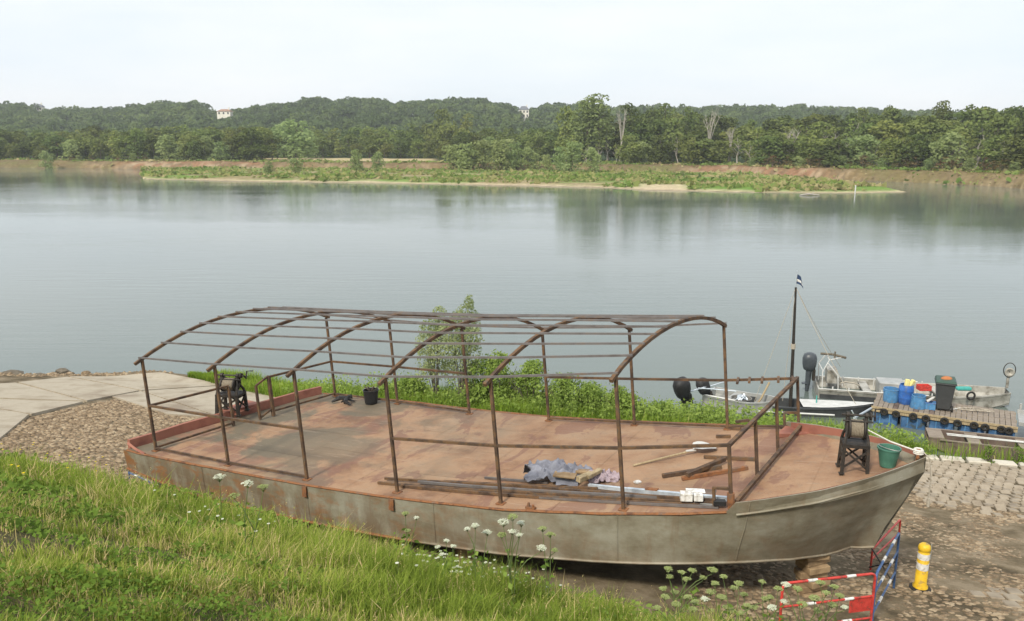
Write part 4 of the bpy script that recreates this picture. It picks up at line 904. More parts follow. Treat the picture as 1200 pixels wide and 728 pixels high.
def bucket(name, label, P, r0, r1, h, mt, handle=True, full=None):
    r = thing(name, label, 'bucket', P, random.uniform(0, 3)); w = .006
    part('pail', MB().lathe([(.001, .0), (r0, .0), (r1, h - .02), (r1 + .010, h - .02), (r1 + .012, h), (r1 - w, h), (r0 - w, .02), (.001, .02)], n=24), mt, r, 50)
    if handle:
        part('handle', MB().path([((r1 + .01) * math.cos(a), .55 * (r1 + .02) * math.sin(a) + .0, h + .0 + .012 * abs(math.sin(a))) for a in np.linspace(0, math.pi, 11)], .005, 5), M['grey_metal'], r)
    if full: part('contents', MB().lathe([(.001, h * .72 + .02), (r1 * .5, h * .72 + .01), (lerp(r0, r1, .72) - w, h * .72)], n=16), full, r)
    return r
bucket('bucket', 'dark green plastic bucket on the bow deck beside the black winch', dkw(1040, 546), .10, .145, .27, M['green_plastic'])
bb = bucket('bucket', 'square black bucket with wood scraps on the far side of the deck', dkw(435, 472), .135, .165, .30, M['black_plastic'], True, M['bark'])
Pb = dkw(435, 472)
for i in range(6):
    mb = MB(); a = i * 1.1; mb.bar((0, 0, 0), (.13 * math.cos(a), .1 * math.sin(a), .05 + .02 * i), .02)
    tag(part('wood_scrap', mb, M['old_wood'] if i % 2 else M['bark'], loc=Pb + Vector((0, 0, .26))), ['right pointing', 'upper right', 'back', 'left pointing', 'lower left', 'front'][i] + ' short offcut of wood in the black bucket', 'wood scrap', 'wood scraps in the black bucket')
mb = MB(); mb.path([(0, 0, 0), (.13, .02, .14), (.2, .05, .2)], .012, 5); tag(part('curved_stick', mb, M['bark'], loc=Pb + Vector((.04, 0, .24))), 'longer curved stick leaning out of the black bucket to the right', 'stick')
for i, (px, py, l) in enumerate(((402, 472, .25), (409, 471, .18), (406, 474, .15))):
    mb = MB(); rr_ = random.Random(i); mb.path([(-l, 0, .02), (-l * .3, .06, .09), (l * .2, -.03, .12), (l, .03, .02)], [.02, .05, .045, .012], 6)
    tag(part('crumpled_rag', mb, M['bag_black'], loc=dkw(px, py), rz=i * 1.2), ['longest black rag lying left of the black bucket', 'black crumpled rag nearest the black bucket', 'smallest black rag in the heap left of the bucket'][i], 'rag')
# steel bars on the near side of the deck
def bar_on_deck(name, a, b_, w, mt, label, grp, h=0, cat='steel bar', flatbar=None):
    A = dkw(a[0], a[1], h); B = dkw(b_[0], b_[1], h); up_ = Vector((0, 0, w / 2 + .002)); c = (A + B) / 2; mb = MB()
    n = 4; pts = [A.lerp(B, k / n) - c + up_ for k in range(n + 1)]
    for k in range(1, n):                # lie on the sagging deck
        q = A.lerp(B, k / n); dx, dy = q.x - BX, q.y - BY_; s = dx * AX.x + dy * AX.y; pts[k].z = dz(s) + h - c.z + w / 2 + .002
    mb.path(pts, w * .7071, 4, phase=math.pi / 4, flat=flatbar or 1); o = part(name, mb, mt, loc=c); tag(o, label, cat, grp); return o
G = 'steel bars bundled on the near deck edge'
for i, (a, b_, w, mt, lb) in enumerate((((451, 562), (700, 574), .035, RF, 'rusty bar forming the far edge of the bundle, left end topmost'), ((443, 567), (640, 581), .035, RF, 'rusty bar whose left end sticks out farthest of the bundle'), ((470, 571), (820, 594), .04, RF, 'long rusty bar in the middle of the bundle'), ((490, 566), (770, 584), .035, M['purlin'], 'grey brown bar behind the middle of the bundle'), ((565, 575), (846, 592), .04, RF, 'rusty bar running under the front post'), ((590, 581), (842, 596), .035, M['purlin'], 'greyish bar nearest the deck edge'), ((600, 570), (835, 588), .04, RF, 'rusty bar in front of the galvanised rail'), ((568, 561), (642, 567), .03, M['purlin'], 'short dark bar ending under the grey cloth'), ((520, 565), (690, 573), .03, RF, 'thin rusty bar just behind the others'))):
    bar_on_deck('steel_bar', a, b_, w, mt, lb, G, .0 if i % 3 else .03)
bar_on_deck('galvanised_rail', (690, 571), (735, 576), .05, M['galv'], 'short pale galvanised rail left of the rust stained joint', None, .03); bar_on_deck('galvanised_rail', (735, 576), (852, 587), .055, M['galv'], 'long pale galvanised rail pointing at the near corner post', None, .03)
bar_on_deck('flat_steel_bar', (640, 573), (835, 592), .012, M['grey_metal'], 'flat grey steel strip between the bars', None, .012, 'steel strip')
bar_on_deck('rusty_sleeve', (757, 578), (771, 579.5), .075, M['orange_rust'], 'short rusty sleeve around the galvanised rail', None, .025, 'sleeve')
G2 = 'rusty square beams lying loose near the front rail'
bar_on_deck('loose_beam', (776, 560), (845, 549), .055, RF, 'rusty beam with its left end farthest towards the stern', G2); bar_on_deck('loose_beam', (799, 563), (876, 550), .05, M['orange_rust'], 'orange beam lowest and nearest the front of the loose beams', G2); bar_on_deck('loose_beam', (805, 559), (849, 540), .06, RF, 'beam lying steeply across the two others', G2, .05); bar_on_deck('loose_beam', (825, 537), (886, 540), .045, RF, 'dark beam lying alone behind the crossed beams', G2)
for i, (a, b_) in enumerate((((839, 513), (856, 513)), ((862, 496), (878, 494)), ((851, 503), (868, 504)))): bar_on_deck('short_offcut', a, b_, .045, RF, ['short rusty offcut nearest the camera by the far post', 'short rusty offcut farthest away near the far rail', 'short rusty offcut between the two other offcuts'][i], 'short offcuts by the far rail')
# shovel
A = dkw(742, 547); B = dkw(812, 528, .06); r = thing('shovel', 'long wooden handled shovel with pale blade lying on the deck', 'shovel', A); d = (B - A)
part('handle', MB().tube((0, 0, .02), d, .017, 8), M['beam_wood'], r, 60)
dn = Vector((d.x, d.y, 0)).normalized(); sd_ = Vector((-dn.y, dn.x, 0)); mb = MB(); vs = []
for i in range(6):
    q = i / 5; w = [.06, .15, .165, .155, .12, .02][i]; c = d + dn * (.42 * q) + Vector((0, 0, .03 + .04 * math.sin(q * 3.1) - .05 * q))
    for j in (-1, -.5, 0, .5, 1): vs.append(c + sd_ * w * j + Vector((0, 0, .03 * (j * j))))
mb.add(vs, [(i * 5 + j, i * 5 + 5 + j, i * 5 + 6 + j, i * 5 + 1 + j) for i in range(5) for j in range(4)]); mb.path([d - dn * .12, d + dn * .05], [.02, .022], 8); part('blade', mb, M['white_paint'], r, 60)
# cloths, planks, papers
def cloth(name, px, lx, ly, h, mt, label, rz, seed, amp):
    P = dkw(*px); n = 64; rngc = np.random.default_rng(seed); V = []
    u, v = np.meshgrid(np.linspace(-1, 1, n), np.linspace(-1, 1, n)); rad = 1 + .28 * (fbm(np.arctan2(v, u) * 1.6 + 9, u * 0 + seed, seed) - .5) * 2
    X = u * lx * rad + .05 * (fbm(u * 3, v * 3, seed) - .5); Y = v * ly * rad + .09 * (fbm(u * 3, v * 3 + 7, seed) - .5)
    w1_ = fbm(u * 1.3, v * 1.3, seed + 3, 3) * 9; w2_ = fbm(u * 1.6 + 5, v * 1.6, seed + 8, 3) * 10; fold = (1 - abs(np.sin(4 * u + 2 * v + w1_))) * .5 + (1 - abs(np.sin(-3 * u + 6 * v + w2_))) * .35 + .2 * fbm(u * 6, v * 9, seed + 5)
    Z = h * np.exp(-(u * u + v * v) * 1.0) * .6 + amp * fold * (1 - .3 * (u * u + v * v)) ; Z = Z.clip(0.004)
    edge = np.maximum(abs(u), abs(v)); Z = np.where(edge > .96, .006 + .25 * Z, Z); V = np.stack([X, Y, Z], -1).reshape(-1, 3)
    ang = np.arctan2(v, u).reshape(-1); keepr = 1.15
    idx = np.arange(n * n).reshape(n, n); F = [(idx[i, j], idx[i, j + 1], idx[i + 1, j + 1], idx[i + 1, j]) for i in range(n - 1) for j in range(n - 1) if (u[i, j] ** 2 + v[i, j] ** 2) < 1.15 + .35 * math.sin(6 * math.atan2(v[i, j], u[i, j]) + seed)]
    me = fastmesh(name, V, np.array(F), smooth=True); me.materials.append(mt); o = part(name, me, None, loc=P, rz=rz); sol = o.modifiers.new('thick', 'SOLIDIFY'); sol.thickness = .006; return tag(o, label, 'cloth')
cloth('crumpled_cloth', (657, 561), .50, .30, .16, M['grey_cloth'], 'large crumpled blue grey cloth lying over the steel bars', -.2, 3, .26)
cloth('crumpled_cloth', (706, 563), .28, .13, .08, M['pink_cloth'], 'pale lilac cloth twisted at the right end of the grey cloth', -.05, 8, .16)
def chunk(name, px, dims, rz, mt, label, h, tilt=0, cat='wood'):
    mb = MB(); mb.box((0, 0, dims[2] / 2), dims); o = part(name, mb, mt, loc=dkw(px[0], px[1], h), rz=rz, bevel=.006); o.rotation_euler.x = tilt; return tag(o, label, cat)
chunk('wood_offcut', (662, 558), (.34, .16, .03), -.3, M['block_wood'], 'flat brown board lying on the blue grey cloth', .15, .06, 'board')
chunk('wood_offcut', (685, 562), (.30, .085, .085), .75, M['beam_wood'], 'thick sawn block at the front of the grey cloth', .12, .1, 'wood block')
chunk('wood_offcut', (696, 557), (.34, .07, .06), .85, M['beam_wood'], 'slim sawn block behind the thick one on the cloth', .14, .05, 'wood block')
chunk('wood_offcut', (683, 554), (.22, .10, .04), -.1, M['block_wood'], 'small dark board under the two sawn blocks', .12, 0, 'board')
chunk('paper_scrap', (747, 566), (.10, .07, .03), .5, M['white_band'], 'little white scrap lying alone between shovel and bars', .0, 0, 'scrap')
chunk('white_box', (804, 586), (.16, .12, .11), -.1, M['white_band'], 'small white carton on the galvanised rail, left one', .07, 0, 'box')
chunk('white_box', (818, 586), (.12, .12, .09), -.1, M['white_band'], 'small white carton touching the left carton on the rail', .07, 0, 'box')
chunk('paper_pack', (815, 576), (.26, .12, .02), -.1, M['white_band'], 'flat white packet lying on a brown board behind the cartons', .03, 0, 'packet')
chunk('wood_offcut', (822, 577), (.42, .15, .025), -.2, M['old_wood'], 'brown board under the flat white packet', .0, 0, 'board')
chunk('black_clamp', (843, 592), (.16, .09, .07), -.1, M['bag_black'], 'black clamp block on the bar ends at the near corner post', .04, 0, 'clamp')
# timber blocks under the hull
P = Vector(((BX + AX.x * 6.55 + AN.x * -.35), (BY_ + AX.y * 6.55 + AN.y * -.35), 0)); zt = dz(6.55) - BD(6.75) - .02; zg = gzf(P.x, P.y) - .03; k = max(2, int((zt - zg) / .1)); hh = (zt - zg) / k
for i in range(k):
    mb = MB(); mb.box((0, 0, hh / 2), (.42 if i % 2 else .34, .2 if i % 2 else .34, hh * .93)); tag(part('timber_block', mb, M['block_wood'], loc=(P.x + .02 * (i % 3 - 1), P.y, zg + i * hh), rz=.3 + .12 * ((i * 7) % 3 - 1), bevel=.008), ['bottom', 'lowest but one', 'third lowest', 'fourth lowest', 'fifth lowest', 'sixth lowest', 'seventh lowest', 'eighth lowest', 'ninth lowest', 'tenth lowest'][min(i, 9)] + ' sleeper block in the stack under the bow', 'timber block', 'timber blocks stacked under the bow')
for s, t_, lb in ((1.7, -1.9, 'rusty leaning steel prop'), (-1.5, .5, 'timber prop in the shade'), (4.3, .8, 'timber prop on the far side')):
    x, y = BX + AX.x * s + AN.x * t_, BY_ + AX.y * s + AN.y * t_; zt = dz(s) - BD(s) - .01; zg = gzf(x, y) - .03
    mb = MB(); mb.prism([(-.14, -.11), (.14, -.13), (.12, .12), (-.13, .12)], 0, max(.1, zt - zg)); tag(part('hull_prop', mb, M['block_wood'], loc=(x, y, zg), rz=.4, bevel=.01), lb + ' under the middle of the barge', 'prop')
# ------------------------------------------------------------------ barriers and bollard
P = gp(1078, 690); r = thing('traffic_bollard', 'yellow plastic bollard with two white reflective bands on the slipway', 'bollard', P)
H = .74; hb = lambda a: H * a
part('base_plate', MB().lathe([(.001, 0), (.15, 0), (.15, .02), (.09, .04), (.001, .04)], n=24), M['rubber'], r, 40)
body = part('post', MB().lathe([(.001, .03), (.105, .03), (.105, .06), (.082, .09), (.082, hb(.80)), (.074, hb(.81)), (.074, hb(.835)), (.084, hb(.85)), (.086, hb(.90)), (.076, hb(.95)), (.045, hb(.985)), (.001, hb(.99))], n=28), M['yellow'], r, 50)
for z0, z1 in ((.44, .585), (.665, .79)): part('reflective_band', MB().lathe([(.0825, hb(z0)), (.0845, hb(z0)), (.0845, hb(z1)), (.0825, hb(z1))], n=28), M['white_band'], r, 50)
part('side_strap', MB().path([(.09, 0, hb(.62)), (.105, 0, hb(.66)), (.1, 0, hb(.97))], .007, 5), M['grey_metal'], r)
def barrier(label, A, B, hA, hB, mt, rails, plate=None, lean=(0, 0), legs=True, nw=2):
    r = thing('works_barrier', label, 'barrier', A); d = B - A; d0 = Vector((0, 0, 0)); L = Vector((lean[0], lean[1], 0))
    TA = Vector((0, 0, hA)) + L; TB = d + Vector((0, 0, hB)) + L; c = .06; dn = d.normalized()
    part('frame', MB().path([(0, 0, -.02), TA - Vector((0, 0, c)), TA - Vector((0, 0, c * .3)) + dn * c * .3, TA + dn * c, TB - dn * c, TB - Vector((0, 0, c * .3)) - dn * c * .3, TB - Vector((0, 0, c)), d - Vector((0, 0, .02))], .017, 8), mt, r, 60)
    for q in rails:
        a = TA * q; b_ = d + (TB - d) * q; part('rail', MB().tube(a, b_, .014), mt, r, 60)
    for q in [1.0] + list(rails):
        for k in range(nw):
            u0 = (k + .62) / (nw + .4); a = (TA * q).lerp(d + (TB - d) * q, u0); b_ = (TA * q).lerp(d + (TB - d) * q, u0 + .10); part('white_sleeve', MB().tube(a, b_, .0195), M['white_band'], r, 60)
    if plate:
        q0, q1, u0, u1 = plate; c4 = [(TA * q).lerp(d + (TB - d) * q, u) for q, u in ((q0, u0), (q0, u1), (q1, u1), (q1, u0))]; nrm = d.cross(Vector((0, 0, 1))).normalized() * .004
        part('plate', MB().add([v + nrm for v in c4] + [v - nrm for v in c4], [(0, 1, 2, 3), (7, 6, 5, 4), (0, 4, 5, 1), (1, 5, 6, 2), (2, 6, 7, 3), (3, 7, 4, 0)]), mt, r)
    return r
C = gp(1019, 741); A_ = gp(912, 756); D_ = gp(1047, 690)
def htop(P, px, py): return upY(px, py, P.y).z - P.z
barrier('red and white works barrier with a red plate, standing in front of the bow', A_, C, htop(A_, 916, 684), htop(C, 1022, 672), M['red'], (.62, .25), (.38, .62, .74, .985))
barrier('blue and white works barrier folded back beside the yellow bollard', C + Vector((.03, .03, 0)), D_, htop(C, 1024, 672) - .01, htop(D_, 1054, 624), M['blue'], (.66, .3), None)
E_ = gp(1020, 668); F_ = gp(1052, 640); 
barrier('second red barrier panel half hidden behind the blue one', E_, F_, .36, .50, M['red'], (.5,), None, nw=0)
mb = MB(); a, b_ = E_ + Vector((-.02, 0, .05)), D_ + Vector((0, .05, .40)); mb.tube(a, b_, .012); mb.tube(a + Vector((0, .1, .35)), b_ + Vector((.0, 0, -.32)), .012); tag(part('folding_brace', mb, M['black_iron']), 'dark crossed bars between the blue and the hidden red barrier', 'bars')
a0 = gp(152, 562); a1 = gp(181, 575); barrier('small blue and white barrier at the stern, sunk in the grass', a0, a1, htop(a0, 150, 546), htop(a1, 180, 559), M['blue'], (.5,), None, nw=2)

# ------------------------------------------------------------------ pontoon and boats
DL = up(1022, 477, .55); DR = up(1192, 502, .55); da = Vector((DR.x - DL.x, DR.y - DL.y, 0)).normalized(); db = Vector((-da.y, da.x, 0)); DRZ = math.atan2(da.y, da.x); DLn = (DR - DL).length; DWd = 1.75
dock = thing('floating_pontoon', 'wooden decked pontoon on blue floats moored along the bank', 'pontoon', (DL.x, DL.y, 0), DRZ)
npk = 27; pw = DLn / npk
for i in range(npk):
    mb = MB(); mb.box(((i + .5) * pw, DWd / 2 + random.uniform(-.01, .01), .55 + random.uniform(-.004, .004)), (pw * .90, DWd, .035)); part('plank', mb, M['plank'] if i not in (4, 8, 11) else M['old_wood'], dock)
for y in (.03, DWd - .03, DWd / 2): mb = MB(); mb.box((DLn / 2, y, .47), (DLn + .04, .07, .12)); part('side_beam', mb, M['beam_wood'], dock)
for y in (-.02, ): mb = MB(); mb.box((DLn / 2, y, .56), (DLn + .04, .03, .07)); part('side_beam', mb, M['beam_wood'], dock)
for k in range(5):
    for y in (.42, DWd - .42): mb = MB(); x = .06 + k * DLn / 5; mb.box((x + DLn / 10 - .04, y, .19), (DLn / 5 - .1, .72, .44)); o = part('float', mb, M['float_blue'], dock, bevel=.03, smooth=30)
    for q in (.25, .6): part('float_rib', MB().box((.06 + k * DLn / 5 + q * DLn / 5, .055, .2), (.025, .015, .36)), M['blue_plastic'], dock)
G = 'small tyre fenders along the near side of the pontoon'
tb = MB(); tb.path([(.085 * math.cos(a), 0, .085 * math.sin(a)) for a in np.linspace(0, 2 * math.pi, 17)[:-1]], .042, 8, closed=True); tme = tb.mesh('tyre_fender', 80); tme.materials.append(M['rubber'])
xs_ = [.38, .74, 1.25, 1.62, 2.15, 2.52, 2.98, 3.28, 3.72, 3.92]; od = ['first', 'second', 'third', 'fourth', 'fifth', 'sixth', 'seventh', 'eighth', 'ninth', 'tenth']
for i, x in enumerate(xs_):
    p = DL + da * x * DLn / 4.13 - db * .085; tag(part('tyre_fender', tme, None, loc=(p.x, p.y, .46 - .01 * (i % 2)), rz=DRZ), od[i] + ' black tyre fender from the left end of the pontoon', 'tyre', G)
def dpt(px, py, z=.57): return up(px, py, z)
def tub(name, label, P, r0, r1, h, mt, cat='tub'):
    r = thing(name, label, cat, P); w = .012
    part('tub_body', MB().lathe([(.001, 0), (r0, 0), (r0 * 1.02, .02), (r1, h - .03), (r1 + .012, h - .03), (r1 + .012, h), (r1 - w, h), (r0 - w, .03), (.001, .03)], n=26), mt, r, 50)
    for a in (0, math.pi): part('handle', MB().path([((r1 + .01) * math.cos(a + q), (r1 + .01) * math.sin(a + q), h - .05 - .04 * math.cos(q / .3 * 1.57)) for q in (-.3, -.15, 0, .15, .3)], .01, 5), mt, r)
    return r
tub('blue_tub', 'light blue open tub, leftmost on the pontoon', dpt(1043.5, 470), .235, .245, .44, M['blue_plastic'])
rb = thing('blue_barrel', 'deep blue cut open barrel with yellow foam blocks sticking out', 'barrel', dpt(1060.5, 472.5))
part('barrel_body', MB().lathe([(.001, 0), (.21, 0), (.225, .03), (.235, .2), (.24, .22), (.235, .24), (.235, .44), (.24, .46), (.235, .48), (.225, .60), (.2, .64), (.19, .64), (.21, .58), (.22, .05), (.001, .04)], n=28), M['deep_blue'], rb, 50)
part('cut_edge', MB().path([(.2 * math.cos(a), .2 * math.sin(a), .645) for a in np.linspace(0, 6.28, 21)[:-1]], .012, 5, closed=True), M['deep_blue'], rb)
pb = dpt(1060.5, 472.5)
for i, (dx, t1, t2) in enumerate(((-.04, .15, -.1), (.08, .3, .2))):
    mb = MB(); mb.box((0, 0, .16), (.13, .12, .34)); o = part('foam_block', mb, M['yellow_foam'], loc=pb + Vector((dx + .02, .02 * i, .50)), bevel=.02); o.rotation_euler = (t2, t1, .3 * i); tag(o, ['upright pale yellow foam block in the blue barrel', 'tilted pale yellow foam block leaning right in the barrel'][i], 'foam')
tub('blue_tub', 'light blue tub with handle hole right of the deep blue barrel', dpt(1075.5, 477.5), .245, .205, .42, M['blue_plastic'])
cr_ = thing('blue_crate', 'small blue rectangular crate beside the wheelie bin', 'crate', dpt(1089.5, 479), DRZ)
mb = MB(); w_, d_, h_ = .31, .24, .22
for c, dm in (((0, 0, .01), (w_, d_, .02)), ((-w_ / 2, 0, h_ / 2), (.015, d_ + .015, h_)), ((w_ / 2, 0, h_ / 2), (.015, d_ + .015, h_)), ((0, -d_ / 2, h_ / 2 - .001), (w_ - .016, .015, h_ - .004)), ((0, d_ / 2, h_ / 2 - .001), (w_ - .016, .015, h_ - .004))): mb.box(c, dm)
part('crate_body', mb, M['blue_plastic'], cr_); mb = MB(); mb.path([(-w_ / 2 - .01, -d_ / 2 - .01, h_), (w_ / 2 + .01, -d_ / 2 - .01, h_), (w_ / 2 + .01, d_ / 2 + .01, h_), (-w_ / 2 - .01, d_ / 2 + .01, h_)], .014, 4, closed=True); part('crate_rim', mb, M['deep_blue'], cr_)
pc = dpt(1089.5, 479); mb = MB(); mb.path([(-.12, 0, .0), (.08, .02, .12), (.13, .03, .15)], [.045, .045, .02], 10); tag(part('white_bottle', mb, M['white_paint'], loc=pc + Vector((0, 0, .24)), smooth=50), 'white bottle lying across the small blue crate', 'bottle')
# wheelie bin
wb = thing('wheelie_bin', 'dark grey wheelie bin with green lid on the pontoon', 'bin', dpt(1104.5, 480), DRZ + .1)
mb = MB(); b0, b1 = [(-.2, -.21), (.2, -.21), (.2, .2), (-.2, .2)], [(-.28, -.33), (.28, -.33), (.28, .3), (-.28, .3)]
mb.add([(x, y, .06) for x, y in b0] + [(x, y, .95) for x, y in b1], [(3, 2, 1, 0), (4, 5, 6, 7), (0, 1, 5, 4), (1, 2, 6, 5), (2, 3, 7, 6), (3, 0, 4, 7)]); part('bin_body', mb, M['bin_grey'], wb, bevel=.03, smooth=30)
part('rim', MB().box((0, -.015, .945), (.62, .69, .05)), M['bin_grey'], wb, bevel=.012)
part('lid', MB().add([(-.31, -.37, .98), (.31, -.37, .98), (.31, .33, .99), (-.31, .33, .99), (-.27, -.30, 1.04), (.27, -.30, 1.04), (.27, .3, 1.07), (-.27, .3, 1.07)], [(3, 2, 1, 0), (4, 5, 6, 7), (0, 1, 5, 4), (1, 2, 6, 5), (2, 3, 7, 6), (3, 0, 4, 7)]), M['bin_lid'], wb, bevel=.015)
R = Matrix.Rotation(math.pi / 2, 3, 'Y')
for x in (-.25, .25): wh = part('wheel', MB().lathe([(.02, -.03), (.1, -.03), (.105, 0), (.1, .03), (.02, .03)], (x, .2 if x < 0 else -.18, .1), 18, R), M['rubber'], wb, 40); part('wheel_hub', MB().lathe([(.001, -.034), (.04, -.034), (.04, .034), (.001, .034)], (x, .2 if x < 0 else -.18, .1), 12, R), M['grey_metal'], wh)
part('grip', MB().tube((-.2, .36, .98), (.2, .36, .98), .018), M['bin_grey'], wb)
pw_ = dpt(1104.5, 480) + Vector((.02, 0, 1.05)); mb = MB(); mb.lathe([(.001, .10), (.09, .09), (.16, .05), (.18, 0), (.001, 0)], n=14); o = part('orange_float', mb, M['orange_cloth'], loc=pw_, smooth=60); o.scale = (1, .7, .8); tag(o, 'faded orange float lying on the lid of the wheelie bin', 'float')
mb = MB(); p0 = dpt(1113, 481); p1 = dpt(1125, 479); mb.tube((0, 0, .02), p1 - p0 + Vector((0, 0, .02)), .02); tag(part('white_stick', mb, M['white_paint'], loc=p0), 'short white stick lying on the planks right of the bin', 'stick')
mb = MB(); rr_ = random.Random(2)
for k in range(6): mb.path([(.35 * math.cos(a) * rr_.uniform(.7, 1) + .1 * k - .3, .14 * math.sin(a) * rr_.uniform(.7, 1), .02 + .012 * k) for a in np.linspace(0, 6.28, 12)[:-1]], .011, 4, closed=True)
tag(part('rope_coil', mb, M['rope'], loc=dpt(1143, 482), rz=DRZ), 'loose flat coil of faded rope on the pontoon planks', 'rope')
gw = thing('gangway', 'grey metal gangway plate at the right end of the pontoon', 'gangway', (DL.x + da.x * DLn, DL.y + da.y * DLn, .55), DRZ)
for i in range(5): part('gangway_plate', MB().box((.30 + i * .52, .9, .03), (.5, 1.3, .04)), M['grey_metal'], gw)
for y in (.22, 1.58): part('gangway_edge', MB().box((1.35, y, .09), (2.62, .05, .12)), M['grey_metal'], gw)
part('gangway_post', MB().tube((.12, 1.6, 0), (.12, 1.6, .35), .04), M['grey_metal'], gw)
# aluminium workboat
def boatmesh(Lg, W2, H, nose, sterncut, sheer=.12, z0=-.15, thick=.05, bottomw=.75, n=18, blunt=.25):
    rg = []
    for i in range(n + 1):
        q = i / n; x = q * Lg; w = W2 * (1 - blunt_c(q, nose, blunt)); zt = H + sheer * max(0, q - .45) ** 2 * 4; zb = z0 + (.0 if q < .78 else (q - .78) / .22 * (H * .75)) ; wb_ = w * bottomw
        zi = zb + .06
        rg.append([(x, -w + thick, zi + .02), (x, -w + thick, zt - .02), (x, -w + thick * .9, zt), (x, -w - .02, zt), (x, -w - .02, zt - .05), (x, -w, zt - .05), (x, -wb_, zb), (x, wb_, zb), (x, w, zt - .05), (x, w + .02, zt - .05), (x, w + .02, zt), (x, w - thick * .9, zt), (x, w - thick, zt - .02), (x, w - thick, zi + .02)])
    m_ = 14; mb = MB(); mb.add([v for r in rg for v in r], [(i * m_ + k, i * m_ + (k + 1) % m_, (i + 1) * m_ + (k + 1) % m_, (i + 1) * m_ + k) for i in range(n) for k in range(m_)])
    mb.add([(0, -W2, z0), (0, W2, z0), (0, W2, H), (0, -W2, H), (.06, -W2, z0), (.06, W2, z0), (.06, W2, H), (.06, -W2, H)], [(0, 1, 2, 3), (7, 6, 5, 4), (3, 2, 6, 7)])
    r = rg[-1]; mb.add(r, [tuple(range(m_))]); return mb
def blunt_c(q, nose, blunt): return 0 if q < nose else (1 - blunt) * ((q - nose) / (1 - nose)) ** 2
def outboard(parent, x, y, z, mt, s=1.0, cover=None, rz=0):
    ob = MB(); e = bpy.data.objects
    def tr(v): v = Vector(v) * s; c_, s_ = math.cos(rz), math.sin(rz); return (x + v.x * c_ - v.y * s_, y + v.x * s_ + v.y * c_, z + v.z)
    prof = [(-.30, -.02, .15), (-.34, .10, .19), (-.32, .25, .2), (-.2, .36, .17)]
    secs = [(.42, .13, .10), (.46, .17, .14), (.60, .20, .17), (.78, .21, .17), (.90, .17, .14), (.95, .08, .07)]; vs = []
    for zz, rx, ry in secs:
        for k in range(14): a = 2 * math.pi * k / 14; vs.append(tr((-.12 + rx * math.copysign(abs(math.cos(a)) ** .7, math.cos(a)), ry * math.copysign(abs(math.sin(a)) ** .7, math.sin(a)), zz)))
    ob.add(vs, [(i * 14 + k, i * 14 + (k + 1) % 14, (i + 1) * 14 + (k + 1) % 14, (i + 1) * 14 + k) for i in range(5) for k in range(14)] + [tuple(range(70, 84))])
    part('outboard_cowl', ob, cover or mt, parent, 50)
    ob = MB(); ob.path([tr((-.12, 0, .46)), tr((-.13, 0, .0)), tr((-.14, 0, -.25))], [.09 * s, .075 * s, .05 * s], 8); ob.path([tr((-.14, 0, .02)), tr((-.30, 0, .0))], .1 * s, 8, flat=.25); part('outboard_leg', ob, mt, parent, 50)
    ob = MB(); ob.add([tr(v) for v in ((-.02, -.1, .12), (.06, -.1, .12), (.06, .1, .12), (-.02, .1, .12), (-.02, -.1, .45), (.06, -.1, .45), (.06, .1, .45), (-.02, .1, .45))], [(3, 2, 1, 0), (4, 5, 6, 7), (0, 1, 5, 4), (1, 2, 6, 5), (2, 3, 7, 6), (3, 0, 4, 7)]); part('outboard_bracket', ob, M['black_iron'], parent)
A1 = up(955, 459, 0); A2 = up(1168, 474, 0); dA = A2 - A1; wb1 = thing('workboat', 'aluminium workboat with big outboard behind the pontoon', 'boat', (A1.x, A1.y, -.12), math.atan2(dA.y, dA.x)); LA = dA.length
mb = boatmesh(LA + .3, .85, .48, .62, 0, .16, blunt=.38); part('hull', mb, M['dirty_alu'], wb1, 35)
part('waterline_band', MB().box((LA * .33, -.80, .10), (LA * .64, .06, .38)), M['hull_dark'], wb1)
part('floor_boards', MB().box((LA * .45, 0, .06), (LA * .85, 1.15, .03)), M['dirty_alu'], wb1)
for x in (.28, .5, .68): part('thwart', MB().box((LA * x, 0, .42), (.28, 1.5, .05)), M['dirty_alu'], wb1)
for y in (-.86, .86): part('gunwale', MB().path([(.0, y, .50), (LA * .3, y, .50), (LA * .6, y, .52)], .022, 6), M['white_paint'], wb1)
for i in range(8): 
    for y in (-.77, .77): part('frame_rib', MB().box((.5 + i * .55, y, .33), (.04, .03, .5)), M['white_paint'], wb1)
part('storage_box', MB().box((LA * .43, .25, .42), (.9, .8, .5)), M['grey_metal'], wb1, bevel=.02)
outboard(wb1, -.12, 0, .42, M['outboard'], 1.25)
mb = MB(); mb.path([(.15, -.7, .45), (.12, -.72, 1.1), (.35, -.5, 1.5), (.8, -.4, 1.6)], .02, 6); mb.path([(.15, .5, .45), (.12, .5, 1.1), (.35, .4, 1.5)], .02, 6); mb.path([(.15, -.72, 1.1), (.12, .5, 1.1)], .02, 6); mb.path([(.35, -.5, 1.5), (.35, .4, 1.5)], .02, 6); mb.path([(.7, -.7, .45), (.65, -.7, 1.0), (.3, -.6, 1.4)], .02, 6); part('arch_frame', mb, M['white_paint'], wb1, 50)
part('console_panel', MB().box((.5, -.1, .85), (.35, .6, .5)), M['dirty_alu'], wb1)
mb = MB(); mb.path([(.1, 0, 1.6), (.5, -.2, 1.64), (.9, -.5, 1.62)], .045, 6); mb.tube((.55, -.3, 1.5), (.55, -.3, 1.78), .03); part('gear_bundle', mb, M['bark'], wb1)
mb = MB(); mb.path([(LA + .25, 0, .75), (LA + .25, 0, 1.2)], .05, 6); part('bow_roller_post', mb, M['dirty_alu'], wb1); part('bow_fender_ring', MB().path([(LA + .25 + .19 * math.cos(a), -.05, 1.42 + .26 * math.sin(a)) for a in np.linspace(0, 6.28, 19)[:-1]], .016, 6, closed=True), M['black_iron'], wb1)
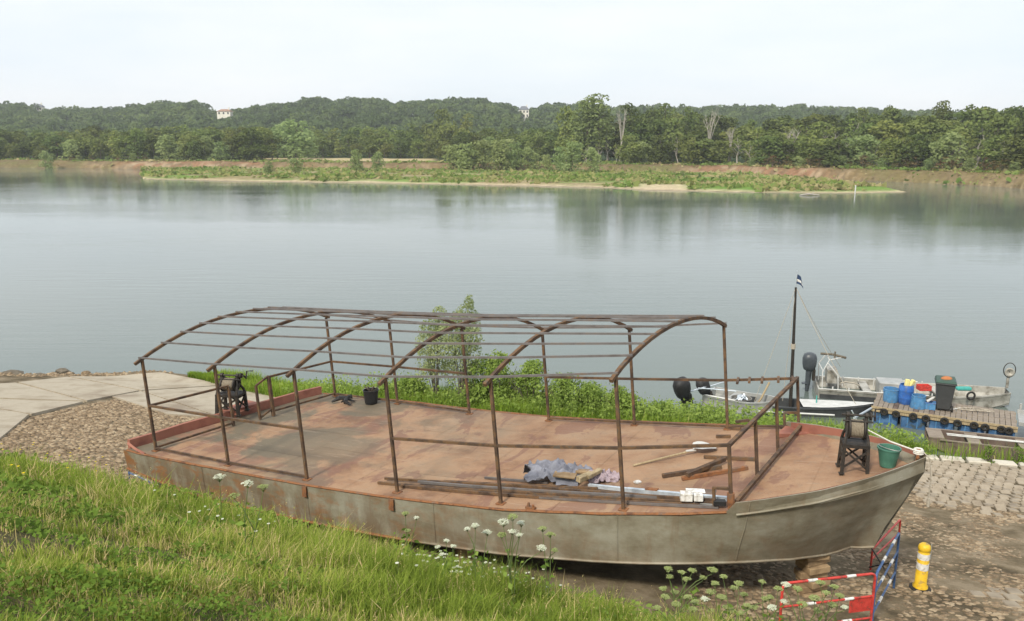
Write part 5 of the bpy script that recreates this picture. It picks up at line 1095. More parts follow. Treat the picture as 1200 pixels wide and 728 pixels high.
part('bow_lamp', MB().lathe([(.02, -.14), (.10, -.12), (.155, 0.0), (.16, .06), (.12, .07), (.07, .02), (.02, .0)], (LA + .25, -.05, 1.35), 18, Matrix.Rotation(math.pi / 2, 3, 'X')), M['dirty_alu'], wb1, 50)
mb = MB(); mb.path([(.13 * math.cos(a), 0, .13 * math.sin(a)) for a in np.linspace(0, 6.28, 15)[:-1]], .035, 7, closed=True)
bp_ = up(1136, 463, .55); tag(part('tyre_fender', mb, M['rubber'], loc=bp_ - Vector((0, .1, 0))), 'black tyre hung inside the bow of the aluminium workboat', 'tyre')
mb = MB(); mb.box((0, 0, .08), (.5, .2, .12)); tag(part('teal_bundle', mb, M['teal'], loc=up(1129, 458, .6), bevel=.03), 'teal bundle lying on the far gunwale of the workboat', 'bundle')
rc = thing('red_crate', 'red plastic crate in the workboat behind the blue tubs', 'crate', up(1082, 461, .3)); rc.scale = (.8, .8, .65); mb = MB(); mb.box((0, 0, .2), (.5, .35, .02)); 
for c, dm in (((-.25, 0, .33), (.02, .37, .26)), ((.25, 0, .33), (.02, .37, .26)), ((0, -.175, .33), (.48, .02, .256)), ((0, .175, .33), (.48, .02, .256))): mb.box(c, dm)
part('crate_body', mb, M['red'], rc); part('crate_rim', MB().path([(-.26, -.19, .46), (.26, -.19, .46), (.26, .19, .46), (-.26, .19, .46)], .015, 4, closed=True), M['red'], rc)
mb = MB(); mb.path([(0, 0, 0), (.2, .05, .03), (.5, -.02, 0), (.7, 0, -.1)], .025, 5); tag(part('rope_line', mb, M['rope'], loc=up(985, 449, .65)), 'pale rope draped along the far side of the workboat', 'rope')
# dark sailing punt with mast, white foredeck
B1 = up(878, 480, 0); B2 = up(1015, 487, 0); dB = B2 - B1; sb_ = thing('sailing_punt', 'dark hulled punt with a white foredeck and a tall thin mast', 'boat', (B1.x, B1.y, -.10), math.atan2(dB.y, dB.x)); LB = dB.length
part('hull', boatmesh(LB + .2, .52, .42, .5, 0, .1, blunt=.1), M['hull_dark'], sb_, 35)
mb = MB(); vs = []
for i in range(9):
    q = .42 + .58 * i / 8; w = .44 * (1 - blunt_c(q, .5, .1)); z = .44 + .1 * max(0, q - .45) ** 2 * 4
    vs += [(q * (LB + .2), -w, z), (q * (LB + .2), w, z + .0)]
mb.add(vs, [(2 * i, 2 * i + 2, 2 * i + 3, 2 * i + 1) for i in range(8)]); part('foredeck', mb, M['white_paint'], sb_)
part('floor_boards', MB().box((LB * .3, 0, .02), (LB * .5, .9, .03)), M['old_wood'], sb_)
mq = up(927, 476, .2); ml = Vector((mq.x - B1.x, mq.y - B1.y, 0)); xx_ = ml.dot(dB.normalized()); mtop = upY(932, 334, mq.y).z
part('mast', MB().path([(xx_, .1, 0), (xx_ - .05, .1, mtop * .5), (xx_ - .11, .1, mtop)], [.065, .055, .035], 8), M['black_iron'], sb_, 60)
part('mast_collar', MB().tube((xx_ - .055, .1, mtop * .52), (xx_ - .06, .1, mtop * .56), .08), M['rope'], sb_)
MT_ = sb_.location + Vector((0, 0, 0)); ca_, sa_ = math.cos(sb_.rotation_euler.z), math.sin(sb_.rotation_euler.z)
topw = Vector((B1.x + (xx_ - .11) * ca_ - .1 * sa_, B1.y + (xx_ - .11) * sa_ + .1 * ca_, mtop - .1))
mb = MB(); fl = []
for i in range(9):
    for j in range(5): fl.append((.03 + .012 * i * (1 + .3 * j) + .10 * (i / 8) , .05 * math.sin(i * .9 + j * .4), -.02 - .13 * j - .07 * (i / 8) * i * .5))
mb.add(fl, [(i * 5 + j, i * 5 + 5 + j, i * 5 + 6 + j, i * 5 + 1 + j) for i in range(8) for j in range(4)]); mb.v = [tuple(v) for v in mb.v]
mb.v = [(x * .8, y, z * .62) for x, y, z in mb.v]
fo = thing('pennant', 'small blue and white pennant hanging limp at the masthead', 'flag', topw + Vector((0, 0, .45))); me = mb.mesh('cloth'); me.materials.append(M['navy']); me.materials.append(M['white_band']); 
for p in me.polygons: p.material_index = 1 if (p.index % 4) == 2 else 0
part('cloth', me, None, fo); part('staff', MB().tube((0, 0, -.5), (0, 0, .12), .012), M['galv'], fo)
def stay(label, a, b_, sag=.1, rad=.011, mt='rope'):
    m_ = a.lerp(b_, .5) - Vector((0, 0, sag)); mb = MB(); mb.path([Vector((0, 0, 0)), a.lerp(b_, .25) - a - Vector((0, 0, sag * .75)), m_ - a, a.lerp(b_, .75) - a - Vector((0, 0, sag * .75)), b_ - a], rad, 4); tag(part('mast_stay', mb, M[mt], loc=a), label, 'rope')
stay('thin mast rope slanting down left to the tub end', topw, up(884, 471, .4), .0, .008); stay('thin mast rope just left of the mast', topw, up(917, 470, .4), 0, .008)
stay('long mast rope slanting down right to the mooring pole', topw, up(1003, 474, .8), .15, .010); stay('mast rope slanting right to the workboat frame', topw, up(985, 430, 1.2), .12, .009)
mb = MB(); mb.path([(0, 0, 0), (.22, .0, .35), (.5, .1, .9)], .035, 6); tag(part('leaning_oar', mb, M['beam_wood'], loc=up(884, 478, .1)), 'wooden oar leaning at the stern of the dark punt', 'oar')
mb = MB(); mb.path([(0, 0, 0), (2.4, -.55, .05)], .03, 6); tag(part('white_spar', mb, M['white_paint'], loc=up(888, 482, .18)), 'white spar lying along the waterline below the dark punt', 'spar')
mb = MB(); mb.path([(0, 0, 0), (.0, 0, .5)], .02, 6); tag(part('teal_stake', mb, M['teal'], loc=up(956, 480, .1)), 'short teal stake at the near side of the dark punt', 'stake')
p0 = up(1022, 478, .5); p1 = up(1001, 490, .75); mb = MB(); mb.tube((0, 0, 0), p1 - p0, .035); mb.tube(p1 - p0 + Vector((-.1, 0, .25)), p1 - p0 + Vector((.1, .0, -.1)), .02); tag(part('mooring_pole', mb, M['galv'], loc=p0), 'pale metal mooring pole from the pontoon corner into the grass', 'pole')
# small boat with two covered outboards
c1 = up(830, 471, 0); c2 = up(883, 481, 0); dC = c2 - c1; sm = thing('small_motor_boat', 'low grey boat with two black covered outboards at the left', 'boat', (c1.x, c1.y, 0), math.atan2(dC.y, dC.x)); part('hull', boatmesh(dC.length + .7, .6, .42, .7, 0, .1, blunt=.4), M['grey_metal'], sm, 35)
part('thwart', MB().box((.9, 0, .34), (.25, 1.1, .04)), M['grey_metal'], sm); part('rim', MB().path([(0, -.62, .44), (1.2, -.62, .44)], .03, 6), M['white_paint'], sm)
def ang_outboard(px, py, label, s, tilt):
    P = up(px, py, .55); r = thing('outboard_motor', label, 'outboard motor', P, .2); outboard(r, .1, 0, -.55, M['bag_black'], s, M['bag_black']); 
    part('tiller', MB().tube((.1, 0, .1), (.75, -.05, .02), .022), M['galv'], r); part('strap', MB().path([(.18 * math.cos(a) - .1, .2 * math.sin(a), .2) for a in np.linspace(0, 6.28, 13)[:-1]], .012, 5, closed=True), M['galv'], r); r.rotation_euler = (tilt, -.35, .3)
ang_outboard(803, 464, 'larger black covered outboard motor, leftmost in the grass', 1.4, .25); ang_outboard(827, 458, 'smaller black covered outboard motor behind the leftmost one', 1.1, -.1)
mb = MB(); mb.path([(0, 0, 0), (.5, 0, -.03), (1.3, -.1, -.08)], .022, 6); tag(part('silver_tube', mb, M['galv'], loc=up(818, 455, .8)), 'thin silver tube running right from the outboard motors', 'tube')
gt = thing('grey_tub', 'round grey tub with whitish netting heaped in it', 'tub', up(868, 479, .05)); part('tub_body', MB().lathe([(.001, 0), (.3, 0), (.34, .38), (.36, .4), (.33, .4), (.29, .03), (.001, .03)], n=26), M['grey_tub'], gt, 50)
mb = MB(); rr_ = random.Random(4)
for k in range(26): a, b_ = rr_.uniform(0, 6.28), rr_.uniform(0, .26); mb.path([(b_ * math.cos(a), b_ * math.sin(a), .36), (b_ * .6 * math.cos(a + 1), b_ * .6 * math.sin(a + 1), .47 + .06 * rr_.random()), (b_ * math.cos(a + 2), b_ * math.sin(a + 2), .36)], .018, 4)
tag(part('netting', mb, M['galv'], loc=up(868, 479, .05)), 'whitish grey netting heaped in the round grey tub', 'netting')
# brown wooden punt at the right
p1 = up(1086, 508, .42); p2 = up(1215, 522, .42); dP = Vector((p2.x - p1.x, p2.y - p1.y, 0)); wp = thing('wooden_punt', 'weathered brown wooden punt tied in front of the pontoon', 'boat', (p1.x, p1.y, 0), math.atan2(dP.y, dP.x)); LP = dP.length * 1.35; Wp = .50
mb = MB(); rg = []
for i in range(15):
    q = i / 14; x = q * LP; rake = max(0, (.22 - q) / .22); zb = -.12 + .34 * rake; zt = .42 + .05 * rake; w = Wp * (1 - .22 * rake); x2 = x + .0
    rg.append([(x, -w + .03, zb + .05), (x, -w + .03, zt), (x, -w - .01, zt), (x, -w * .93, zb), (x, w * .93, zb), (x, w + .01, zt), (x, w - .03, zt), (x, w - .03, zb + .05)])
mb.add([v for r in rg for v in r], [(i * 8 + k, i * 8 + (k + 1) % 8, i * 8 + 8 + (k + 1) % 8, i * 8 + 8 + k) for i in range(14) for k in range(8)] + [tuple(range(8)), tuple(range(112, 120))]); part('hull', mb, M['old_wood'], wp)
part('bow_plate', MB().box((.22, 0, .455), (.42, .86, .03)), M['plank'], wp); part('thwart', MB().box((1.25, 0, .40), (.34, .94, .04)), M['plank'], wp); part('thwart', MB().box((2.6, 0, .38), (.3, .94, .04)), M['plank'], wp)
for x in (.8, 1.75, 2.25, 2.9, 3.4): 
    for y in (-.455, .455): part('rib', MB().box((x, y, .24), (.04, .03, .34)), M['bark'], wp)
for y in (-.5, .5): part('rubbing_strip', MB().bar((.3, y, .43), (LP - .05, y, .43), .035), M['plank'], wp)
for i, (y, z) in enumerate(((.08, .46), (-.02, .45))):
    q = math.atan2(dP.y, dP.x); P = Vector((p1.x, p1.y, 0)) + Vector((math.cos(q) * .55 - math.sin(q) * y, math.sin(q) * .55 + math.cos(q) * y, z)); mb = MB(); mb.tube((0, 0, 0), (2.6, 0, 0), .018); mb.box((2.85, 0, 0), (.55, .1, .02)); tag(part('oar', mb, M['white_paint'], loc=P, rz=q + .03 * i), ['farther pale oar lying lengthways in the brown punt', 'nearer pale oar lying lengthways in the brown punt'][i], 'oar')

# ------------------------------------------------------------------ near vegetation
def blades(X, Y, Z, H, Wd, rng, bend=.45, seg=2, tint=None):
    n = len(X); a = rng.uniform(0, 6.283, n); d = np.stack([np.cos(a), np.sin(a), a * 0], 1); s_ = np.stack([-np.sin(a), np.cos(a), a * 0], 1) * (Wd * .5)[:, None]
    P = np.stack([X, Y, Z], 1); b = (rng.uniform(.1, 1, n) * bend)[:, None]; Hh = H[:, None]; upv = np.array([0, 0, 1.])
    p0 = P; p1 = P + upv * Hh * .5 + d * Hh * b * .22; p2 = P + upv * Hh * (.93 - .25 * b) + d * Hh * b * .85
    V = np.stack([p0 - s_, p0 + s_, p1 + s_ * .8, p1 - s_ * .8, p2], 1).reshape(-1, 3); o_ = (np.arange(n) * 5)[:, None]
    q = np.concatenate([o_ + np.array([0, 1, 2]), o_ + np.array([0, 2, 3]), o_ + np.array([3, 2, 4])], 0)
    t_ = rng.uniform(0, 1, n) if tint is None else tint; return V, q, np.tile(t_, 3)
def bankd(X, Y): return (X - TO[0]) * TN[0] + (Y - TO[1]) * TN[1]
rng = np.random.default_rng(77); VV, FF, TT2, off = [], [], [], 0
for (n, r0, r1, w0, h0) in ((150000, 1.8, 6.0, .006, .24), (170000, 5.5, 11.5, .009, .26), (110000, 11, 24, .015, .26)):
    ang = rng.uniform(-1.1, .62, n); R_ = rng.uniform(r0, r1, n); X = R_ * np.sin(ang); Y = R_ * np.cos(ang); dd = bankd(X, Y)
    patch_ = fbm(X * .9, Y * .9, 91); pn = fbm(X * 2.6, Y * 2.6, 92); bare = ss(2.2, 4.2, dd); keep = (dd > .12 + .5 * pn) & (rng.uniform(size=n) < np.clip((patch_ + .5 * pn - .44 - .20 * bare) * 6, .10 , 1)); X, Y, dd, patch_, pn = X[keep], Y[keep], dd[keep], patch_[keep], pn[keep]
    tall = ss(1.6, .5, dd) if False else 1 - ss(.4, 3.2, dd); H = h0 * rng.uniform(.45, 1.25, len(X)) * (1.25 - .70 * (1 - ss(.1, 1.3, dd)) - .35 * ss(2.5, 4.5, dd)) * (.35 + 1.5 * ss(.3, .75, patch_ * .5 + pn * .5)) * (1 - .35 * bare[keep]); Wd = w0 * rng.uniform(.6, 1.3, len(X)); dry = fbm(X * 1.4, Y * 1.4, 93)
    tint = np.clip(rng.uniform(0, .5, len(X)) + .9 * (fbm(X * .45, Y * .45, 97) - .42) + .12 * bare[keep] + (rng.uniform(size=len(X)) < np.clip((dry - .42) * 1.1 + .22 * bare[keep], .03, .5)) * .5, 0, 1)
    V, F, T = blades(X, Y, gz(X, Y) - .02, H, Wd, rng, .9, 2, tint); VV.append(V); FF.append(F + off); TT2.append(T); off += len(V)
me = fastmesh('bank_grass', np.concatenate(VV), np.concatenate(FF), np.concatenate(TT2)); me.materials.append(M['grass']); o = part('bank_grass', me, None, kind='stuff'); tag(o, 'long unmown green grass with dry blades on the foreground bank', 'grass')
# tall flowering grass stalks
n = 2600; ang = rng.uniform(-.8, .6, n); R_ = rng.uniform(3.5, 19, n); X = R_ * np.sin(ang); Y = R_ * np.cos(ang); dd = bankd(X, Y); keep = (dd > .35) & (fbm(X * .7, Y * .7, 98) > .46); X, Y, dd = X[keep], Y[keep], dd[keep]
H = rng.uniform(.30, .62, len(X)) * (1.1 - .6 * ss(1, 4, dd)); V1, F1, T1 = blades(X, Y, gz(X, Y), H, .0045 * rng.uniform(.8, 1.4, len(X)) * np.clip(np.hypot(X, Y) / 6, .8, 2), rng, .7, 2, rng.uniform(.75, 1, len(X)))
tips = V1.reshape(-1, 5, 3)[:, 4]; k_ = 5; P_ = np.repeat(tips, k_, 0) + rng.normal(size=(len(tips) * k_, 3)) * [.006, .006, .022] - [0, 0, .03]
V2, F2, T2 = leafquads(P_, np.array([[0, -1., .3]]), .013, rng, .8, .8, rng.uniform(.8, 1, len(P_)))
F2 = np.concatenate([F2[:, [0, 1, 2]], F2[:, [0, 2, 3]]]) + len(V1); me = fastmesh('grass_stalks', np.concatenate([V1, V2]), np.concatenate([F1, F2]), np.concatenate([T1, T2, T2])); me.materials.append(M['grass']); o = part('grass_stalks', me, None, kind='stuff'); tag(o, 'tall straw coloured flowering grass stalks above the foreground grass', 'grass')
# broad leaved weeds in the grass
n = 110000; ang = rng.uniform(-1.0, .6, n); R_ = 3.2 + 15 * rng.uniform(0, 1, n) ** 1.6; X = R_ * np.sin(ang); Y = R_ * np.cos(ang); dd = bankd(X, Y); pt = fbm(X * .8 + 5, Y * .8, 95); keep = (dd > .1) & (pt > .53); X, Y, dd = X[keep], Y[keep], dd[keep]
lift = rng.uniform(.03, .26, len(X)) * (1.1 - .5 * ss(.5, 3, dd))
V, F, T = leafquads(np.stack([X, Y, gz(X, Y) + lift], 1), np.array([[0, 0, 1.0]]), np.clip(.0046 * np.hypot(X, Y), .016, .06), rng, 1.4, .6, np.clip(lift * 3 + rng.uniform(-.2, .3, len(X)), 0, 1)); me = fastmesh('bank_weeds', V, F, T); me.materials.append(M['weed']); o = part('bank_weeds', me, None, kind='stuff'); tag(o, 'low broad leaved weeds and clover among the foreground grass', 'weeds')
# small flowers at the foot of the bank
def small_flowers(name, pts, mt, size, label, cat):
    V, F, T = [], [], []; off = 0
    for P in pts:
        for k in range(6):
            a = k * 1.047; c = np.array(P) + np.array([math.cos(a), math.sin(a), .15 * random.random()]) * size * .6; q = size * .45
            V += [c + [-q, -q, 0], c + [q, -q, 0], c + [q, q, .2 * q], c + [-q, q, .2 * q]]; F.append([off, off + 1, off + 2, off + 3]); off += 4; T.append(random.random())
    me = fastmesh(name, np.array(V), np.array(F), np.array(T)); me.materials.append(M[mt]); o = part(name, me, None, kind='stuff'); tag(o, label, cat)
pts = []
rr_ = random.Random(12)
for _ in range(85):
    px = rr_.gauss(560, 45) if rr_.random() < .8 else rr_.uniform(180, 330); base = np.interp(px, [180, 330, 430, 600, 700], [575, 620, 640, 668, 690]) + rr_.uniform(-9, 14)
    P = gp(px, base, .3); pts.append((P.x, P.y, P.z + .3))
small_flowers('yarrow_flowers', pts, 'petal', .019, 'tiny white flowers scattered along the lower edge of the grass bank', 'flowers')
mb = MB()
for x, y, z in pts: mb.path([(x, y, z - .3), (x + .01, y, z)], .004, 3)
o = part('flower_stalks', mb, M['stem'], kind='stuff'); tag(o, 'thin green stalks carrying the tiny white flowers', 'stalks')
pts = []
for _ in range(22): P = gp(rr_.uniform(0, 130), rr_.uniform(512, 560), .3); pts.append((P.x, P.y, P.z + .3))
small_flowers('yellow_flowers', pts, 'petal_yellow', .018, 'small yellow flowers in the grass at the left edge', 'flowers')
# white umbel plants: each plant a thing
def umbel_plant(base_px, D, heads, label, green=0.0, seed=0, name='umbel_plant'):
    rg_ = random.Random(seed); T0 = Xat(base_px, D, 4) ; B = Vector((T0, D, gzf(T0, D) - .03)); r = thing(name, label, 'flower', B); mb = MB(); main = None
    for i, (px, py, sc) in enumerate(heads):
        q = upY(px, py, D + rg_.uniform(-.15, .15)); H = q - B
        st = Vector((0, 0, 0)) if i < 2 or main is None else main * rg_.uniform(.3, .6)
        mid = st.lerp(H, .55) + Vector((rg_.uniform(-.03, .03), 0, .03)); mb.path([st, mid, H - Vector((0, 0, .05 * sc))], [.006, .005, .003], 5)
        if main is None: main = H
        R_ = .050 * sc * rg_.uniform(.75, 1.15); V, F, T = [], [], []; off = 0; ub = MB()
        for k in range(int(20 + 12 * sc)):
            a = rg_.uniform(0, 6.28); rr2 = R_ * math.sqrt(rg_.random()); c = H + Vector((rr2 * math.cos(a), rr2 * math.sin(a), .16 * R_ * (1 - (rr2 / R_) ** 2) * 2)); 
            if k % 2 == 0: ub.path([H - Vector((0, 0, .05 * sc)), c - Vector((0, 0, .004))], .0018, 3)
            for _ in range(7):
                e = c + Vector((rg_.gauss(0, .0065), rg_.gauss(0, .0065), rg_.gauss(0, .003))) * (1 + .3 * sc); z_ = .0055; V += [e + Vector((-z_, -z_, 0)), e + Vector((z_, -z_ * .6, .002)), e + Vector((z_ * .7, z_, .003)), e + Vector((-z_, z_ * .8, 0))]; F.append([off, off + 1, off + 2, off + 3]); off += 4; T.append(rg_.random())
        me = fastmesh('umbel', np.array([tuple(v) for v in V]), np.array(F), np.array(T)); me.materials.append(M['petal_green'] if rg_.random() < green else M['petal']); o = part('umbel', me, None, r); part('rays', ub, M['stem'], o)
    part('stem', mb, M['stem'], r, 50)
    V, F, T = [], [], []; n_ = 30; Pn = np.array([(rg_.gauss(0, .07), rg_.gauss(0, .07), rg_.uniform(.03, max(.1, (main.z) * .7))) for _ in range(n_)]); V, F, T = leafquads(Pn, np.array([[0, 0, .7]]), .045, np.random.default_rng(seed), 1.6, .8); me = fastmesh('leaf', V, F, T); me.materials.append(M['weed']); o = part('leaves', me, None, r)
umbel_plant(262, 8.6, [(257, 559, 1.25)], 'single white umbel flower, farthest left of the tall ones', 0, 1)
umbel_plant(296, 7.6, [(308, 571, 1.1), (290, 567, 1.0), (275, 581, .9)], 'white umbel plant with three heads against the hull left of middle', 0.2, 2)
umbel_plant(478, 9.2, [(475, 602, .8), (488, 607, .6), (478, 622, .6)], 'small umbel plant with pale green heads against the hull middle', .6, 3)
umbel_plant(560, 8.6, [(557, 616, .9), (571, 624, .9), (548, 620, .7)], 'umbel plant with flat white heads left of the tallest group', .2, 4)
umbel_plant(602, 8.2, [(590, 612, 1.1), (611, 613, 1.0), (601, 606, 1.0), (600, 623, .8), (588, 627, .9), (608, 627, .8), (634, 642, 1.0)], 'tallest umbel plant with a cluster of white and green heads before the barge', .4, 5)
umbel_plant(640, 8.4, [(636, 620, .8), (645, 627, .8), (650, 645, .6)], 'green headed umbel plant right of the tallest white group', 1., 6)
umbel_plant(805, 8.6, [(783, 667, .9), (799, 671, .8), (811, 669, .8), (835, 668, 1.0), (785, 676, .8), (805, 679, .9), (777, 690, .9), (833, 694, 1.0), (824, 677, .7), (790, 694, .8)], 'large yellow green umbel plant over bare ground below the bow', .9, 7)
umbel_plant(880, 8.4, [(860, 689, .9), (872, 697, .8), (851, 712, .7), (897, 702, .8)], 'sparse green umbel plant left of the red barrier', .8, 8)
umbel_plant(842, 8.2, [(838, 684, .8), (826, 702, .9), (846, 700, .9), (815, 706, .8), (858, 716, .8), (833, 716, .7)], 'green umbel plant between the large green one and the sparse one', .95, 19)
umbel_plant(795, 7.9, [(779, 700, .9), (792, 708, .8), (806, 700, .9), (770, 712, .7), (812, 714, .8)], 'low green umbel plant at the foot of the large green one', .95, 20)
umbel_plant(522, 9.0, [(523, 634, .6), (531, 640, .5), (513, 641, .5), (518, 650, .5)], 'low white umbel plant at the lower hull edge left of the flat headed one', 0, 21)
umbel_plant(905, 8.3, [(893, 682, .8), (912, 690, .8), (902, 700, .8), (884, 712, .8), (918, 705, .7)], 'greenish umbel plant just left of the red barrier corner', .85, 22)
umbel_plant(975, 8.0, [(962, 683, .8), (984, 698, .8), (990, 712, .7), (958, 716, .8), (978, 688, .7)], 'umbel plant in front of the right half of the red barrier', .8, 23)
umbel_plant(860, 7.9, [(848, 676, .7), (866, 684, .8), (876, 710, .8), (868, 718, .7)], 'loose green umbel plant between the bow blocks and the red barrier', .9, 24)
umbel_plant(950, 7.8, [(935, 690, 1.0), (955, 701, 1.0), (921, 686, .9), (940, 709, 1.0), (975, 709, .9), (968, 695, .7), (905, 712, .9)], 'pale umbel plant growing in front of the red barrier', .5, 9)
# seed heads of grass
n = 9000; rg2 = np.random.default_rng(141); X = rg2.normal(2.9, .75, n); Y = 8.35 + rg2.normal(0, .30, n); keep = fbm(X * 2, Y * 2, 142) > .45; X, Y = X[keep], Y[keep]
V, F, T = blades(X, Y, gz(X, Y) - .02, rg2.uniform(.08, .38, len(X)), .008 * rg2.uniform(.6, 1.3, len(X)), rg2, .8, 2, np.clip(rg2.uniform(.1, .9, len(X)), 0, 1)); me = fastmesh('barrier_weeds', V, F, T); me.materials.append(M['grass']); o = part('barrier_weeds', me, None, kind='stuff'); tag(o, 'loose grass and weeds at the foot of the red barrier', 'weeds')
# shore vegetation
def shore_band(n, x0, x1, inner, outer, h0, rng, w=.018):
    X = rng.uniform(x0, x1, n); s0 = shore(X); e = np.interp(X, [-13, -10, -7, 11, 12.5, 14, 16], [.2, 1.2, 2.2, 2.3, 1.4, 1.2, 1.5]); Y = s0 + .35 - rng.uniform(0, 1, n) * (e + .3); return X, Y
n = 62000; X = rng.uniform(-12.8, 24, n); sh_ = shore(X); e = np.interp(X, [-12.8, -10, -7, 10.5, 12.0, 13.0, 14.6, 16, 24], [.3, 1.5, 2.6, 2.8, 1.6, .5, .5, 2.2, 2.5]); Y = sh_ + .4 - rng.uniform(0, 1, n) ** .9 * (e + .4); cl = fbm(X * .8, Y * .8, 101)
lowz = ((X > 11.7) & (X < 14.3)); keep = ~(lowz & (rng.uniform(size=n) < .93)); X, Y, cl = X[keep], Y[keep], cl[keep]
H = (.22 + .85 * cl * rng.uniform(.35, 1.2, len(X))) * np.interp(X, [-12.8, -10, -4, 3, 8, 24], [.55, .8, 1.05, 1.1, .9, .9]); tint = np.clip(rng.uniform(0, .75, len(X)) + .5 * (cl - .5) + (rng.uniform(size=len(X)) < .05) * .6, 0, 1)
V, F, T = blades(X, Y, np.maximum(gz(X, Y), -.1) - .02, H, .017 * rng.uniform(.6, 1.4, len(X)), rng, .8, 2, tint); me = fastmesh('shore_grass', V, F, T); me.materials.append(M['shore_grass']); o = part('shore_grass', me, None, kind='stuff'); tag(o, 'rank green grass along the water edge behind the barge', 'grass')
n = 17000; X = rng.uniform(-9, 11.6, n); sh_ = shore(X); cl = fbm(X * .6, X * 0, 105); Y = sh_ + .2 - rng.uniform(0, 1, n) * 2.6; keep = fbm(X * .7, Y * .7, 106) > .46; X, Y = X[keep], Y[keep]; Hc = .25 + .75 * fbm(X * .5, Y * .5, 107) * np.interp(X, [-9, -4, 4, 12], [.5, 1, 1.1, .7]); zz = rng.uniform(.1, 1, len(X)) * Hc
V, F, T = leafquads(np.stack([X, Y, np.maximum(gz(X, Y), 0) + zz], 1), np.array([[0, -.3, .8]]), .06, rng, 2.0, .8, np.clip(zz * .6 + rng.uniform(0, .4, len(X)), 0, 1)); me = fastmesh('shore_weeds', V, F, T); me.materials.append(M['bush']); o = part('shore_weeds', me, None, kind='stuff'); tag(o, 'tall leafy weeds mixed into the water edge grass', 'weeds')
def leafy(name, px, py_base, Yd, top, width_px, label, mt, size, seed, shape='bush', dens=60, cat='bush', grp=None):
    rg_ = np.random.default_rng(seed); X0 = Xat(px, Yd, .3); zb = max(0., gzf(X0, Yd)) - .05; h = upY(px, top, Yd).z - zb; r_ = width_px / FPX * Yd / 2
    r = thing(name, label, cat, (X0, Yd, zb), 0, grp); bl = blobs_in(h * 1.06, r_, h * (.03 if shape == 'bush' else .15), 30, rg_, shape, (.24, .40)); V, F, T = crown(bl, dens, size, rg_, .5, .3); me = fastmesh('foliage', V, F, T); me.materials.append(M[mt]); part('foliage', me, None, r)
    mb = MB()
    for k in range(9):
        a = rg_.uniform(0, 6.28); e = Vector((math.cos(a) * r_ * .6, math.sin(a) * r_ * .6, h * rg_.uniform(.6, .97))); mb.path([(0, 0, 0), e * .5 + Vector((0, 0, h * .08)), e], [.03, .016, .006], 5)
    part('stems', mb, M['bark'], r, 60)
M['leaf_sapling'] = veg('sapling_leaves', [(0, (0.184, 0.230, 0.099)), (.5, (0.345, 0.402, 0.187)), (1, (0.552, 0.598, 0.352))], .5)
n = 3000; rg3 = np.random.default_rng(151); X = rg3.uniform(-7, 9, n); Y = shore(X) - rg3.uniform(0, 2.4, n); cl = fbm(X * 1.1, Y * 1.1, 152); keep = cl > .5; X, Y, cl = X[keep], Y[keep], cl[keep]; H = rg3.uniform(.6, 1.45, len(X)) * np.interp(X, [-7, -3, 3, 9], [.6, 1.0, 1.0, .55])
V1, F1, T1 = blades(X, Y, gz(X, Y) - .02, H, .014 * rg3.uniform(.7, 1.3, len(X)), rg3, .22, 2, rg3.uniform(.2, .8, len(X))); k_ = 7; q_ = rg3.uniform(.35, 1, len(X) * k_); P_ = np.stack([np.repeat(X, k_), np.repeat(Y, k_), np.repeat(gz(X, Y), k_) + q_ * np.repeat(H, k_) * .95], 1) + rg3.normal(size=(len(X) * k_, 3)) * [.035, .035, .01]
V2, F2, T2 = leafquads(P_, np.array([[0, 0, .6]]), .048, rg3, 1.6, .8, rg3.uniform(.3, 1, len(P_))); F2 = np.concatenate([F2[:, [0, 1, 2]], F2[:, [0, 2, 3]]]) + len(V1); me = fastmesh('tall_shoots', np.concatenate([V1, V2]), np.concatenate([F1, F2]), np.concatenate([T1, T2, T2])); me.materials.append(M['bush']); o = part('tall_shoots', me, None, kind='stuff'); tag(o, 'tall upright leafy shoots sticking out of the water edge weeds', 'weeds')
def sapling(label, blobs, base_px, Yd, seed):
    rg_ = np.random.default_rng(seed); X0 = Xat(base_px, Yd, .3); zb = max(0., gzf(X0, Yd)) - .05; r = thing('willow_sapling', label, 'sapling', (X0, Yd, zb)); bl = []; mb = MB()
    for px, py, rp in blobs:
        y_ = Yd + rg_.uniform(-.35, .35); q = upY(px, py, y_); rr_ = rp / FPX * Yd * 1.25; c = (q.x - X0, y_ - Yd, q.z - zb); bl.append((c, (rr_, rr_, rr_ * 1.15)))
        c = Vector(c); mb.path([Vector((rg_.uniform(-.1, .1), 0, 0)), Vector((c.x * .35, c.y * .4, c.z * .5)), c + Vector((0, 0, rr_ * .6))], [.03, .017, .005], 5)
    V, F, T = crown(bl, 190, .075, rg_, .6, .5); me = fastmesh('foliage', V, F, T); me.materials.append(M['leaf_sapling']); part('foliage', me, None, r); part('stems', mb, M['bark'], r, 60)
sapling('tall silvery green willow sapling rising behind the far posts', [(550, 350, 4), (549, 358, 6), (546, 368, 9), (537, 376, 9), (556, 372, 6), (548, 384, 13), (530, 390, 13), (556, 396, 9), (545, 402, 15), (530, 412, 14), (552, 414, 11), (541, 428, 14), (528, 437, 12), (556, 437, 9)], 541, 26.2, 1)
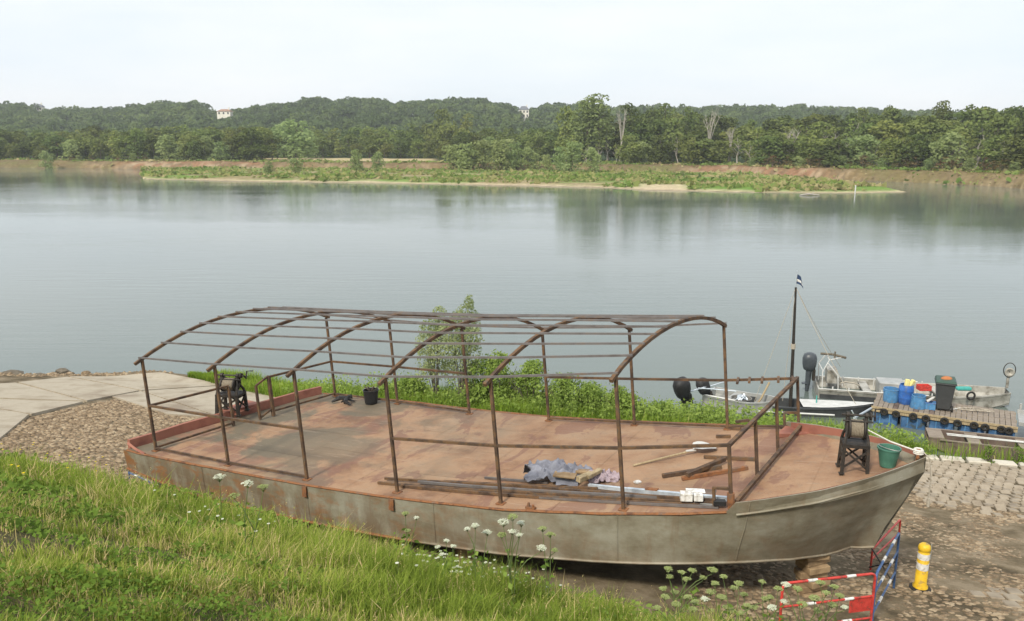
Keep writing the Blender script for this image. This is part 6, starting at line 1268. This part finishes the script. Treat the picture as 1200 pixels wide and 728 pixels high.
sapling('lower broader half of the willow clump, left of the tall spire', [(515, 368, 7), (508, 376, 8), (520, 382, 10), (503, 390, 11), (515, 398, 13), (500, 406, 12), (514, 414, 14), (500, 422, 11), (512, 432, 13), (499, 438, 10)], 511, 26.4, 2)
for i, (px, Yd, top, w, lb) in enumerate(((585, 26.2, 418, 68, 'bushy green weeds just right of the willow sapling'), (622, 25.8, 428, 70, 'dense green bush in the middle of the bank strip'), (560, 26.3, 424, 50, 'leafy bush at the right foot of the sapling'), (660, 25.6, 438, 60, 'green bush left of the fourth far post'), (690, 25.4, 446, 60, 'low green bush right of the fourth far post'), (730, 25.0, 452, 60, 'low green bush in front of the open water'), (480, 26.6, 440, 55, 'low green bush left of the willow sapling'), (775, 24.8, 468, 45, 'low leafy bush left of the black outboards'))):
    leafy('leafy_bush', px, 0, Yd, top + (0 if i < 3 else 6), w * 1.3, lb, 'bush', .085, 10 + i, 'bush', 130, 'bush')
leafy('reed_tuft', 1156, 0, 20.9, 523, 22, 'green tuft with straw stalks on the right kerb', 'weed', .06, 31, 'bush', 50, 'plant'); leafy('reed_tuft', 1190, 0, 21.0, 524, 25, 'green tuft at the right edge above the kerb', 'weed', .06, 32, 'bush', 50, 'plant')
# ------------------------------------------------------------------ haze
mb = MB(); x0, x1, y0, y1, z0, z1 = -2700, 2700, -40, 1950, -6, 72
mb.add([(x, y, z) for z in (z0, z1) for x, y in ((x0, y0), (x1, y0), (x1, y1), (x0, y1))], [(3, 2, 1, 0), (4, 5, 6, 7), (0, 1, 5, 4), (1, 2, 6, 5), (2, 3, 7, 6), (3, 0, 4, 7)])
hm = bpy.data.materials.new('haze'); hm.use_nodes = True; t = hm.node_tree; t.nodes.clear(); out = t.nodes.new('ShaderNodeOutputMaterial'); pv = t.nodes.new('ShaderNodeVolumePrincipled')
pv.inputs['Color'].default_value = (.90, .95, 1, 1); pv.inputs['Density'].default_value = .00025; pv.inputs['Anisotropy'].default_value = .0; t.links.new(pv.outputs[0], out.inputs['Volume'])
part('haze', mb, hm, kind='stuff')
